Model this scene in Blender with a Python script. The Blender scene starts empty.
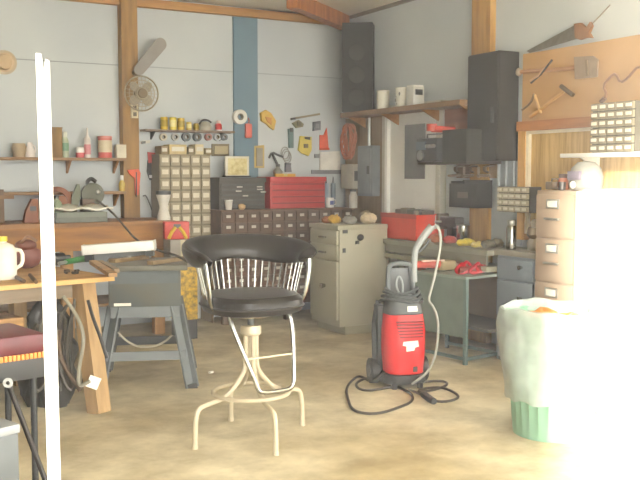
import bpy, bmesh, math, random
from mathutils import Vector, Matrix
random.seed(7)
R = math.radians
SC = bpy.context.scene
COL = SC.collection

# ------------------------------------------------------------------ camera
FPX, EYE, YAW, PITCH = 900.0, 1.42, R(29), math.atan(66 / 900)
cam_d = bpy.data.cameras.new('camera')
cam = bpy.data.objects.new('camera', cam_d)
COL.objects.link(cam)
cam_d.sensor_width = 36.0
cam_d.lens = 36.0 * FPX / 640.0
cam_d.clip_start = 0.02
cam.location = (0, 0, EYE)
cam.rotation_euler = (math.pi / 2 - PITCH, 0, -YAW)
SC.camera = cam

# ------------------------------------------------------------------ daylight, sun, exposure
world = bpy.data.worlds.new('sky')
SC.world = world
world.use_nodes = True
bg = world.node_tree.nodes['Background']
bg.inputs['Color'].default_value = (1.0, 0.96, 0.89, 1)
bg.inputs['Strength'].default_value = 5.6
sun_d = bpy.data.lights.new('sun', 'SUN')
sun_d.energy = 17.0
sun_d.color = (1.0, 0.93, 0.8)
sun_d.angle = R(4.5)
sun = bpy.data.objects.new('sun', sun_d)
COL.objects.link(sun)
sun.rotation_euler = Vector((1.0, 1.0, -0.37)).to_track_quat('-Z', 'Y').to_euler()
SC.view_settings.view_transform = 'Standard'
SC.view_settings.look = 'None'
SC.view_settings.gamma = 1.0
SC.view_settings.use_curve_mapping = False
SC.view_settings.exposure = 1.12
HAZE = 0.016

# ------------------------------------------------------------------ helpers
CS, SN, CP, SP = math.cos(YAW), math.sin(YAW), math.cos(PITCH), math.sin(PITCH)
FW, RT, UP = Vector((SN * CP, CS * CP, -SP)), Vector((CS, -SN, 0)), Vector((SN * SP, CS * SP, CP))


def P(px, py, X=None, Y=None, Z=None, d=None):
    """the point of the room a pixel of the photograph shows, on the plane X, Y, Z = const or at ground distance d"""
    v = FW + RT * ((px - 320) / FPX) + UP * ((240 - py) / FPX)
    if X is not None: t = X / v.x
    elif Y is not None: t = Y / v.y
    elif Z is not None: t = (Z - EYE) / v.z
    else: t = d / (v.x * SN + v.y * CS)
    return Vector((0, 0, EYE)) + v * t


def lin(h):
    h = h.lstrip('#')
    o = []
    for i in (0, 2, 4):
        c = int(h[i:i + 2], 16) / 255
        o.append(c / 12.92 if c <= .04045 else ((c + .055) / 1.055) ** 2.4)
    return o


_m = {}


def M(hexc, rough=.55, metal=0.0, var=.18, scale=9.0, bump=0.0, alt=None, stretch=None):
    """procedural material: base colour broken up by noise (towards alt when given), optional bump"""
    k = (hexc, rough, metal, var, scale, bump, alt, stretch)
    if k in _m: return _m[k]
    m = bpy.data.materials.new('paint_' + hexc.strip('#'))
    m.use_nodes = True
    nt = m.node_tree
    b = nt.nodes['Principled BSDF']
    b.inputs['Roughness'].default_value = rough
    b.inputs['Metallic'].default_value = metal
    tc = nt.nodes.new('ShaderNodeTexCoord')
    mp = nt.nodes.new('ShaderNodeMapping')
    nt.links.new(tc.outputs['Object'], mp.inputs['Vector'])
    if stretch: mp.inputs['Scale'].default_value = stretch
    nz = nt.nodes.new('ShaderNodeTexNoise')
    nz.inputs['Scale'].default_value = scale
    nz.inputs['Detail'].default_value = 5
    nt.links.new(mp.outputs['Vector'], nz.inputs['Vector'])
    rp = nt.nodes.new('ShaderNodeValToRGB')
    c = lin(hexc)
    a = lin(alt) if alt else [x * (1 - var) for x in c]
    rp.color_ramp.elements[0].position = .3
    rp.color_ramp.elements[0].color = (*a, 1)
    rp.color_ramp.elements[1].position = .62
    rp.color_ramp.elements[1].color = (*c, 1)
    nt.links.new(nz.outputs['Fac'], rp.inputs['Fac'])
    nt.links.new(rp.outputs['Color'], b.inputs['Base Color'])
    if bump:
        bp = nt.nodes.new('ShaderNodeBump')
        bp.inputs['Strength'].default_value = bump
        bp.inputs['Distance'].default_value = .02
        nt.links.new(nz.outputs['Fac'], bp.inputs['Height'])
        nt.links.new(bp.outputs['Normal'], b.inputs['Normal'])
    _m[k] = m
    return m


def wood(hexc, alt, axis=0, rough=.6):
    st = [3.0, 3.0, 3.0]
    st[axis] = .35
    return M(hexc, rough, 0, .2, 6.0, .12, alt, tuple(st))


class MB:
    def __init__(s): s.bm = bmesh.new()

    def _fin(s, verts, mat):
        bmesh.ops.transform(s.bm, matrix=mat, verts=verts)

    def box(s, c, size, rz=0, bevel=0.0, rot=None):
        t = bmesh.new()
        bmesh.ops.create_cube(t, size=1)
        bmesh.ops.scale(t, vec=size, verts=t.verts)
        if bevel: bmesh.ops.bevel(t, geom=t.edges[:], offset=bevel, segments=2, affect='EDGES', profile=.6)
        m = Matrix.Translation(c) @ (rot.to_4x4() if rot else Matrix.Rotation(rz, 4, 'Z'))
        bmesh.ops.transform(t, matrix=m, verts=t.verts)
        s.add(t)
        return s

    def bx(s, x0, x1, y0, y1, z0, z1, bevel=0.0):
        return s.box(((x0 + x1) / 2, (y0 + y1) / 2, (z0 + z1) / 2), (abs(x1 - x0), abs(y1 - y0), abs(z1 - z0)), 0, bevel)

    def add(s, t):
        me = bpy.data.meshes.new('t')
        t.to_mesh(me); t.free()
        s.bm.from_mesh(me)
        bpy.data.meshes.remove(me)

    def frame(s, a, b):
        d = (Vector(b) - Vector(a)).normalized()
        return d.to_track_quat('Z', 'Y').to_matrix()

    def cyl(s, a, b, r0, r1=None, seg=18):
        a, b = Vector(a), Vector(b)
        r1 = r0 if r1 is None else r1
        t = bmesh.new()
        bmesh.ops.create_cone(t, cap_ends=True, segments=seg, radius1=r0, radius2=r1, depth=(b - a).length)
        bmesh.ops.transform(t, matrix=Matrix.Translation((a + b) / 2) @ s.frame(a, b).to_4x4(), verts=t.verts)
        s.add(t)
        return s

    def bar(s, a, b, w, h):
        """rectangular bar from a to b"""
        a, b = Vector(a), Vector(b)
        return s.box((a + b) / 2, (w, h, (b - a).length), rot=s.frame(a, b))

    def sph(s, c, r, sc=(1, 1, 1), rot=None, seg=18):
        t = bmesh.new()
        bmesh.ops.create_uvsphere(t, u_segments=seg, v_segments=max(8, seg * 2 // 3), radius=r)
        bmesh.ops.scale(t, vec=sc, verts=t.verts)
        bmesh.ops.transform(t, matrix=Matrix.Translation(c) @ (rot.to_4x4() if rot else Matrix()), verts=t.verts)
        s.add(t)
        return s

    def lathe(s, prof, c=(0, 0, 0), seg=28, wob=None, rot=None):
        t = bmesh.new()
        rings = []
        for i, (r, z) in enumerate(prof):
            if r < 1e-5:
                rings.append([t.verts.new((0, 0, z))])
                continue
            ring = []
            for k in range(seg):
                a = 2 * math.pi * k / seg
                rr, zz = (r, z) if wob is None else wob(r, z, a)
                ring.append(t.verts.new((rr * math.cos(a), rr * math.sin(a), zz)))
            rings.append(ring)
        for A, B in zip(rings, rings[1:]):
            n = max(len(A), len(B))
            for k in range(n):
                if len(A) == 1 and len(B) == 1: continue
                if len(A) == 1: t.faces.new((A[0], B[k], B[(k + 1) % n]))
                elif len(B) == 1: t.faces.new((A[k], B[0], A[(k + 1) % n]))
                else: t.faces.new((A[k], A[(k + 1) % n], B[(k + 1) % n], B[k]))
        bmesh.ops.recalc_face_normals(t, faces=t.faces)
        bmesh.ops.transform(t, matrix=Matrix.Translation(c) @ (rot.to_4x4() if rot else Matrix()), verts=t.verts)
        s.add(t)
        return s

    def tube(s, pts, r, seg=8, closed=False, smooth=0):
        pts = [Vector(p) for p in pts]
        for _ in range(smooth):
            q = [] if closed else [pts[0]]
            n = len(pts)
            for i in range(n if closed else n - 1):
                A, B = pts[i], pts[(i + 1) % n]
                q += [A.lerp(B, .25), A.lerp(B, .75)]
            if not closed: q.append(pts[-1])
            pts = q
        n = len(pts)
        rad = r if isinstance(r, (list, tuple)) else None
        t = bmesh.new()
        rings, nrm = [], None
        for i, p in enumerate(pts):
            a = pts[(i - 1) % n] if (closed or i) else p
            b = pts[(i + 1) % n] if (closed or i < n - 1) else p
            d = (b - a).normalized()
            if nrm is None: nrm = d.orthogonal().normalized()
            nrm = (nrm - d * nrm.dot(d))
            nrm = nrm.normalized() if nrm.length > 1e-6 else d.orthogonal().normalized()
            bn = d.cross(nrm)
            rr = r if rad is None else rad[0] + (rad[1] - rad[0]) * i / max(1, n - 1)
            rings.append([t.verts.new(p + (nrm * math.cos(2 * math.pi * k / seg) + bn * math.sin(2 * math.pi * k / seg)) * rr) for k in range(seg)])
        for i in range(n if closed else n - 1):
            A, B = rings[i], rings[(i + 1) % n]
            for k in range(seg):
                t.faces.new((A[k], A[(k + 1) % seg], B[(k + 1) % seg], B[k]))
        if not closed:
            t.faces.new(rings[0][::-1]); t.faces.new(rings[-1])
        bmesh.ops.recalc_face_normals(t, faces=t.faces)
        s.add(t)
        return s

    def prism(s, pts, o, u, v, th):
        """outline pts (a,b) in the plane o + a*u + b*v, thickness th along u x v"""
        o, u, v = Vector(o), Vector(u).normalized(), Vector(v).normalized()
        n = u.cross(v)
        t = bmesh.new()
        A = [t.verts.new(o + u * a + v * b) for a, b in pts]
        B = [t.verts.new(o + u * a + v * b + n * th) for a, b in pts]
        t.faces.new(A[::-1]); t.faces.new(B)
        for i in range(len(pts)):
            j = (i + 1) % len(pts)
            t.faces.new((A[i], A[j], B[j], B[i]))
        bmesh.ops.recalc_face_normals(t, faces=t.faces)
        bmesh.ops.triangulate(t, faces=[f for f in t.faces if len(f.verts) > 4])
        s.add(t)
        return s

    def sheet(s, rows):
        t = bmesh.new()
        g = [[t.verts.new(p) for p in r] for r in rows]
        for a, b in zip(g, g[1:]):
            for i in range(len(a) - 1):
                t.faces.new((a[i], a[i + 1], b[i + 1], b[i]))
        bmesh.ops.recalc_face_normals(t, faces=t.faces)
        s.add(t)
        return s

    def jitter(s, amt, seed=1):
        rnd = random.Random(seed)
        for v in s.bm.verts:
            v.co += Vector((rnd.uniform(-1, 1), rnd.uniform(-1, 1), rnd.uniform(-1, 1))) * amt
        return s

    def build(s, name, mat, parent=None, loc=None, rz=0, smooth=.6):
        me = bpy.data.meshes.new(name)
        for f in s.bm.faces: f.smooth = True
        for e in s.bm.edges:
            if len(e.link_faces) == 2 and e.calc_face_angle(0) > smooth: e.smooth = False
        s.bm.to_mesh(me); s.bm.free()
        me.materials.append(mat)
        o = bpy.data.objects.new(name, me)
        COL.objects.link(o)
        if parent is not None: o.parent = parent
        if loc is not None: o.location = loc
        o.rotation_euler.z = rz
        return o


def tag(o, label=None, cat=None, group=None, kind=None):
    if label: o['label'] = label
    if cat: o['category'] = cat
    if group: o['group'] = group
    if kind: o['kind'] = kind
    return o


def T(name, label, cat, loc=(0, 0, 0), rz=0, group=None):
    o = bpy.data.objects.new(name, None)
    o.empty_display_size = .05
    COL.objects.link(o)
    o.location = loc
    o.rotation_euler.z = rz
    return tag(o, label, cat, group)


def S(name, mb, mat, parent=None, **k):
    o = mb.build(name, mat, parent, **k)
    if parent is None: o['kind'] = 'structure'
    return o


def attach(o, parent):
    """hang a mesh built in room coordinates under a thing"""
    o.parent = parent
    o.matrix_parent_inverse = parent.matrix_basis.inverted()
    return o


def copy_tree(o, parent=None):
    c = o.copy()
    COL.objects.link(c)
    if parent is not None: c.parent = parent
    for ch in list(o.children): copy_tree(ch, c)
    return c


WR = -math.pi / 2          # heading of things whose back is to the right wall
XW, YW, ZC = 4.9, 8.27, 3.06

# shared materials
STEEL = M('#b9bcb8', .3, .85, .15)
CHROME = M('#a5a5a0', .2, 1.0, .05)
BLACKP = M('#2b2b2c', .5, 0, .25)
DARKST = M('#4a4d4e', .45, .35, .25)
WHITE = M('#e9e8e2', .5, 0, .06)
CREAM = M('#d8cfb4', .5, 0, .12)
PINE = wood('#bf9d6b', '#a17f4c', 0)
PINEZ = wood('#c79a5e', '#a87a42', 2)
OLDWZ = wood('#a07a3c', '#7d5c2a', 2)
OLDW = wood('#a9773f', '#875a2b', 0)
RED = M('#c8261f', .4, 0, .12)
ORANGE = M('#e0562a', .5, 0, .12)
YELLOW = M('#d9b52c', .5, 0, .15)
PAPER = M('#ece9dc', .7, 0, .05)
LABELW = M('#d9d5c6', .7, 0, .1)

# ------------------------------------------------------------------ the building
FLOORM = M('#cec3a4', .6, 0, .2, 1.0, .03, '#a6956d')
def floor_detail():
    nt = FLOORM.node_tree
    b = nt.nodes['Principled BSDF']
    base = b.inputs['Base Color'].links[0].from_socket
    tc = nt.nodes.new('ShaderNodeTexCoord')
    n2 = nt.nodes.new('ShaderNodeTexNoise'); n2.inputs['Scale'].default_value = 3.2; n2.inputs['Detail'].default_value = 9; n2.inputs['Roughness'].default_value = .68
    nt.links.new(tc.outputs['Object'], n2.inputs['Vector'])
    rp = nt.nodes.new('ShaderNodeValToRGB')
    rp.color_ramp.elements[0].position = .36; rp.color_ramp.elements[0].color = (.68, .66, .62, 1)
    rp.color_ramp.elements[1].position = .66; rp.color_ramp.elements[1].color = (1.12, 1.13, 1.17, 1)
    nt.links.new(n2.outputs['Fac'], rp.inputs['Fac'])
    mx = nt.nodes.new('ShaderNodeMix'); mx.data_type = 'RGBA'; mx.blend_type = 'MULTIPLY'; mx.inputs[0].default_value = 1
    nt.links.new(base, mx.inputs[6]); nt.links.new(rp.outputs['Color'], mx.inputs[7])
    nt.links.new(mx.outputs[2], b.inputs['Base Color'])
floor_detail()
WALLM = M('#c3c9ca', .75, 0, .08, 1.1, .02, '#b6bdc1')
S('floor', MB().bx(-2.6, XW + .1, -.15, YW + .1, -.12, 0), FLOORM)
S('ground', MB().bx(-14, 12, -14, -.15, -.16, -.04), M('#c9c1b0', .8, 0, .2, 2))
S('wall_back', MB().bx(-2.6, XW + .1, YW, YW + .12, 0, ZC), WALLM)
S('wall_right', MB().bx(XW, XW + .12, -.15, YW, 0, ZC), WALLM)
S('wall_left', MB().bx(-2.6, -2.5, -.15, YW, 0, ZC), WALLM)
S('wall_sun_block', MB().bx(-2.5, -.13, -.15, -.03, 0, ZC), WALLM)  # unseen pier behind the camera, added and shaped to bound the sunlit area
S('ceiling', MB().bx(-2.7, XW + .2, -.25, YW + .2, ZC, ZC + .08), M('#e6dfcf', .7, 0, .1, 2))
S('trim_1', MB().bx(-2.5, XW, YW - .07, YW - .001, ZC - .095, ZC - .02), wood('#b98a4c', '#98692f', 0))
S('trim_2', MB().bx(2.45, 2.6, YW - .12, YW - .001, 1.015, ZC), OLDWZ)
S('trim_3', MB().bx(3.60, 3.86, YW - .025, YW - .001, 0, ZC - .1), M('#6c8898', .7, 0, .1, 3))
S('trim_4', MB().bx(XW - .06, XW - .001, 5.86, 6.1, 0, ZC), wood('#bd9552', '#9b7337', 2))
S('trim_5', MB().bar((3.82, 7.42, 3.0), (4.82, 8.17, 2.985), .11, .14), wood('#b4743a', '#93562a', 2))
S('trim_6', MB().bx(XW - .03, XW - .001, 3.0, YW - .07, ZC - .03, ZC), M('#7f776a', .7))
S('trim_7', MB().bx(-2.5, 2.45, YW - .006, YW - .001, 2.42, 2.428), M('#8f979c', .7))
S('trim_8', MB().bx(2.6, XW, YW - .006, YW - .001, 2.42, 2.428), M('#a3abb0', .7))

# door in the right wall
dr = S('door_1', MB().bx(XW - .045, XW - .002, 6.575, 7.39, .02, 2.01, .004), M('#e8e8e2', .5, 0, .04))
fr = MB()
fr.bx(XW - .07, XW - .002, 6.51, 6.575, 0, 2.07).bx(XW - .07, XW - .002, 7.39, 7.46, 0, 2.07).bx(XW - .07, XW - .002, 6.51, 7.46, 2.01, 2.075)
S('door_frame', fr, M('#c9c6b8', .55, 0, .08), dr)
S('door_stop', MB().bx(XW - .085, XW - .045, 7.35, 7.39, .02, 2.0), M('#f2f2ee', .4, 0, .03), dr)
S('door_window', MB().bx(XW - .055, XW - .03, 6.77, 7.09, 1.375, 1.88), M('#7d8082', .25, 0, .2, 6), dr)

# boarded window in the right wall
w1 = S('window_1', MB().bx(XW - .02, XW - .002, 4.2, 5.42, .95, 1.77), M('#d8b877', .65, 0, .2, 5, .1, '#b58f4e', (6, 6, .5)))
fr = MB()
fr.bx(XW - .06, XW - .002, 5.42, 5.5, .9, 1.83).bx(XW - .06, XW - .002, 4.1, 4.2, .9, 1.83)
S('window_casing', fr, wood('#d9ab63', '#bd8c47', 2), w1)
S('window_head', MB().bx(XW - .08, XW - .002, 4.1, 5.5, 1.755, 1.83), wood('#b98049', '#9a6436', 1), w1)
S('window_bead', MB().bx(XW - .05, XW - .02, 5.39, 5.42, .95, 1.755).bx(XW - .05, XW - .02, 4.2, 5.39, 1.73, 1.755), M('#efe6cc', .5), w1)

# plain boards fixed on the right wall
S('trim_9', MB().bx(XW - .02, XW - .001, 5.5, 5.86, .85, 1.53), M('#a9b2b8', .6, 0, .1))
S('trim_10', MB().bx(XW - .025, XW - .001, 6.1, 6.6, 1.75, 1.99), wood('#9b6542', '#80492b', 1))
S('trim_11', MB().bx(XW - .05, XW - .001, 7.47, 8.2, 0, 2.0), wood('#8f7a5a', '#77603f', 2))

# thin haze added to the workshop air to give the glare around the sunlight
if HAZE:
    hm = bpy.data.materials.new('glare_haze')
    hm.use_nodes = True
    nt = hm.node_tree
    nt.nodes.remove(nt.nodes['Principled BSDF'])
    vs = nt.nodes.new('ShaderNodeVolumeScatter')
    vs.inputs['Density'].default_value = HAZE
    vs.inputs['Color'].default_value = (1, .97, .92, 1)
    nt.links.new(vs.outputs[0], nt.nodes['Material Output'].inputs['Volume'])
    tag(MB().bx(-2.75, XW + .25, -.6, YW + .25, -.2, ZC + .15).build('glare_haze', hm), 'thin haze added through the whole workshop for the sun glare', 'haze', None, 'stuff')


# ------------------------------------------------------------------ bar stool
def bar_stool():
    t = T('bar_stool', 'black vinyl swivel bar stool with curved padded back and chrome spindles', 'stool', (1.995, 4.365, 0), 0)
    vinyl = M('#1a1715', .3, 0, .2, 30, .05)
    vinyl.node_tree.nodes['Principled BSDF'].inputs['Specular IOR Level'].default_value = .28
    cw = M('#b9ad92', .4, .1, .1)
    # seat cushion, superellipse plan
    def wob(r, z, a):
        k = 1.0 / (abs(math.cos(a)) ** 2.6 + abs(math.sin(a)) ** 2.6) ** (1 / 2.6)
        return r * k, z
    MB().lathe([(0, .69), (.2, .685), (.245, .695), (.262, .73), (.256, .765), (.235, .787), (.15, .796), (0, .788)], (0, -.01, 0), 40, wob).build('seat', vinyl, t)
    MB().lathe([(.26, .722), (.268, .73), (.26, .738)], (0, -.01, 0), 40, wob).build('seat_piping', BLACKP, t)
    # wrap-round padded back: horseshoe sweep with a varying elliptical section
    n, m = 37, 14
    rows = []
    for i in range(n):
        u = i / (n - 1)
        a = R(-26 + 232 * u)
        e = abs(2 * u - 1)
        rx, ry = .315, .28
        top = 1.085 - .075 * e ** 2.2
        bot = .938 - .005 * e + .012 * math.cos(6 * e)
        hz, hw = (top - bot) / 2, .048 - .006 * e
        if e > .93: hz *= math.sqrt(max(.03, 1 - ((e - .93) / .07) ** 2)); hw *= math.sqrt(max(.03, 1 - ((e - .93) / .07) ** 2))
        cz = (top + bot) / 2
        c = Vector((rx * math.cos(a), ry * math.sin(a) + .0, cz))
        nd = Vector((math.cos(a), math.sin(a), 0))
        rows.append([c + nd * (hw * math.cos(2 * math.pi * k / m)) * 1.0 + nd * (.03 * math.sin(2 * math.pi * k / m)) + Vector((0, 0, hz * math.sin(2 * math.pi * k / m))) for k in range(m + 1)])
    b = MB().sheet(rows)
    bmesh.ops.remove_doubles(b.bm, verts=b.bm.verts, dist=1e-5)
    b.build('backrest', vinyl, t)
    # chrome tube from the arms under the seat
    for sx in (-1, 1):
        MB().tube([(sx * .3, -.105, .965), (sx * .294, -.115, .90), (sx * .278, -.11, .80), (sx * .26, -.09, .735), (sx * .2, -.07, .69), (sx * .09, -.05, .69)], .012, 10, smooth=2).build('arm_tube', CHROME, t)
    for i in range(26):
        a = R(-10 + 200 * i / 25)
        MB().cyl((.3 * math.cos(a), .266 * math.sin(a), .965), (.252 * math.cos(a), .236 * math.sin(a), .765), .0042, seg=8).build('back_spindle', CHROME, t)
    MB().lathe([(0, .655), (.10, .66), (.17, .68), (.2, .70), (.0, .70)], (0, 0, 0), 32).build('seat_pan', cw, t)
    MB().cyl((0, 0, .6), (0, 0, .66), .018).build('swivel_spindle', DARKST, t)
    # footrest loop hanging from the seat front
    MB().tube([(-.195, -.16, .70), (-.185, -.19, .63), (-.085, -.245, .36), (-.075, -.25, .315), (-.045, -.255, .30), (.09, -.255, .30), (.125, -.25, .315), (.135, -.245, .36), (.155, -.19, .63), (.14, -.16, .70)], .0115, 10, smooth=2).build('footrest', CHROME, t)
    MB().cyl((-.13, -.225, .478), (.145, -.22, .482), .006).build('footrest_rung', cw, t)
    # pedestal
    MB().lathe([(0, .615), (.052, .612), (.056, .60), (.056, .57), (.048, .56), (0, .56)], (0, 0, 0), 24).build('collar', cw, t)
    for k in range(4):
        a = R((10, 85, 189, 266)[k])
        d = Vector((math.cos(a), math.sin(a), 0))
        z = Vector((0, 0, 1))
        pts = [d * .034 + z * .58, d * .034 + z * .42, d * .045 + z * .36, d * .11 + z * .285, d * .17 + z * .238, d * .27 + z * .222, d * .325 + z * .21, d * .345 + z * .165, d * .35 + z * .004]
        lg = MB().tube(pts, .0135, 10, smooth=2).build('leg', cw, t)
        MB().cyl(d * .35 + z * .0, d * .35 + z * .02, .0165, seg=14).build('foot_cap', cw, lg)
    MB().tube([(.205 * math.cos(R(a)), .205 * math.sin(R(a)), .25) for a in range(0, 360, 10)], .0115, 10, True).build('foot_ring', cw, t)


bar_stool()


# ------------------------------------------------------------------ pressure washer
def pressure_washer():
    t = T('pressure_washer', 'red upright pressure washer with black base, standing on the concrete floor', 'pressure washer', (3.395, 4.985, 0), R(-16))
    red = M('#d8242a', .35, 0, .1)
    grey = M('#54595c', .5, 0, .15)
    pale = M('#8f9494', .5, 0, .15)
    # red front shell: tapered rounded block lofted from plan outlines
    def ring(w, d, z, y0):
        pts = []
        for k in range(28):
            a = 2 * math.pi * k / 28
            e = 2.8
            q = 1 / (abs(math.cos(a)) ** e + abs(math.sin(a)) ** e) ** (1 / e)
            pts.append((w * q * math.cos(a), y0 + d * q * math.sin(a), z))
        return pts + [pts[0]]
    def loft(rs):
        b = MB().sheet([ring(*r) for r in rs])
        for r in (rs[0], rs[-1]):
            p = ring(*r)[:-1]
            b.bm.faces.new([b.bm.verts.new(q) for q in (p if r is rs[-1] else p[::-1])])
        bmesh.ops.remove_doubles(b.bm, verts=b.bm.verts, dist=1e-5)
        bmesh.ops.recalc_face_normals(b.bm, faces=b.bm.faces)
        return b
    sh = loft([(.115, .10, .085, -.02), (.13, .125, .10, -.02), (.142, .135, .25, -.02), (.142, .135, .38, -.02), (.13, .12, .485, -.01), (.12, .11, .50, -.01)]).build('body_shell', red, t)
    for k in range(6):
        z = .45 - .02 * k
        MB().bx(-.085 + .004 * k, .095, -.158, -.135, z - .0045, z + .0045).build('vent_slot', M('#7e1518', .6), sh)
    MB().prism([(-.02, .255), (.035, .26), (.04, .28), (.065, .285), (.06, .325), (-.04, .32), (-.045, .295), (-.02, .29)], (0, -.153, 0), (1, 0, 0), (0, 0, 1), .006).build('front_sticker', PAPER, sh)
    MB().bx(.03, .06, -.153, -.14, .115, .15, .003).build('water_inlet', BLACKP, sh)
    loft([(.125, .115, .485, -.01), (.13, .12, .50, -.01), (.118, .11, .56, 0), (.085, .085, .60, .01), (.07, .06, .61, .01)]).build('top_cover', grey, t)
    MB().prism([(-.035, 0), (.035, 0), (.03, .035), (-.035, .035)], (.03, -.128, .515), (1, 0, 0), (0, .1, 1), .006).build('top_sticker', PAPER, t)
    # wand and hose cradle at the top, a tall open frame
    MB().tube([(-.095, .02, .58), (-.09, .03, .78), (-.07, .03, .82), (.05, .03, .82), (.07, .03, .79), (.09, .02, .58)], .017, 10, smooth=2).build('handle', grey, t)
    MB().bx(-.075, .075, .035, .055, .58, .79, .01).build('handle_back', DARKST, t)
    MB().tube([(-.02, -.01, .61), (-.05, -.01, .68), (-.03, -.01, .75), (0, -.01, .70), (.0, -.01, .62)], .007, 8, smooth=2).build('coiled_lead', pale, t)
    for k in range(4):
        a0 = .02 * k
        MB().tube([((.145 - .012 * k) * math.cos(R(a)), .02 + (.125 - .01 * k) * math.sin(R(a)), .575 + .022 * k + .015 * math.sin(R(a * 2 + 40 * k))) for a in range(0, 360, 15)], .0095, 8, True).build('hose_coil', M('#3d4245', .5), t)
    # rear frame, wheels and base
    loft([(.15, .14, .03, 0), (.15, .14, .085, 0), (.13, .12, .10, 0)]).build('base', BLACKP, t)
    MB().bx(-.165, -.11, .02, .13, .08, .54, .015).build('side_frame', BLACKP, t)
    MB().tube([(-.15, .12, .10), (-.175, .06, .26), (-.165, .1, .42), (-.13, .12, .56)], .02, 8, smooth=2).build('lance_holder', DARKST, t)
    for sx in (-1, 1):
        wl = MB().cyl((sx * .15, .09, .085), (sx * .2, .09, .085), .085, seg=28).build('wheel', BLACKP, t)
        MB().cyl((sx * .198, .09, .085), (sx * .206, .09, .085), .04, seg=20).build('wheel_hub', grey, wl)
    MB().cyl((.09, -.12, .0), (.09, -.12, .04), .02, seg=12).build('foot', BLACKP, t)
    MB().cyl((-.09, -.12, .0), (-.09, -.12, .04), .02, seg=12).build('foot', BLACKP, t)
    return t


pw = pressure_washer()
# spray gun clipped upright on the washer, its own thing
g = T('spray_gun', 'grey trigger spray gun standing up from the red pressure washer', 'spray gun', P(415, 266, d=6.05))
gp = M('#8b908f', .45, 0, .15)
L = lambda px, py, d=6.05: P(px, py, d=d) - g.location
MB().tube([L(414, 282), L(414, 262), L(415, 250), L(419, 243), L(426, 233), L(432, 226)], [.021, .027], 10, smooth=2).build('gun_body', gp, g)
MB().tube([L(431, 229), L(436, 225), L(439, 228), L(440, 236)], .009, 8, smooth=2).build('gun_nozzle', gp, g)
MB().tube([L(419, 252), L(425, 247), L(429, 240)], .008, 8, smooth=1).build('trigger', DARKST, g)
hs = MB().tube([P(436, 226, d=6.0), P(441, 232, d=5.98), P(440, 250, d=5.97), P(436, 270, d=5.96), P(431, 290, d=5.95), P(428, 301, d=5.93), P(433, 306, d=5.9), P(438, 318, d=5.88), P(438, 338, d=5.86), P(435, 358, d=5.85), P(428, 372, d=5.83), P(418, 380, d=5.8), P(412, 384, d=5.82)], .0085, 8, smooth=2)
tag(hs.build('pressure_hose', M('#9b9c94', .5)), 'thin grey hose hanging from the spray gun beside the red washer', 'hose')
Z = lambda px, py, h=.009: P(px, py, Z=h)
cd = MB().tube([P(384, 372, d=5.85), Z(372, 383), Z(360, 375), Z(352, 380), Z(346, 388), Z(348, 400), Z(352, 410), Z(366, 414), Z(382, 413), Z(400, 407), Z(412, 402), Z(413, 395), Z(405, 390), Z(395, 386), Z(370, 391), Z(358, 389), Z(355, 383), Z(368, 377), Z(386, 382), Z(405, 384), Z(440, 380, .02), Z(450, 384), Z(435, 390), Z(416, 392, .02), Z(424, 388, .02), Z(444, 387), Z(461, 396), Z(452, 401), Z(436, 402), Z(418, 393), Z(408, 389, .03)], .0085, 8, smooth=2)
attach(cd.build('power_cord', M('#3b342b', .55)), pw)
q = Z(431, 403, .0)
pl = MB().bar((q.x, q.y, .02), (q.x + .02, q.y + .11, .03), .035, .03).cyl((q.x, q.y - .005, .02), (q.x - .006, q.y - .04, .02), .022, .02)
attach(pl.build('plug', BLACKP), pw)


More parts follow.
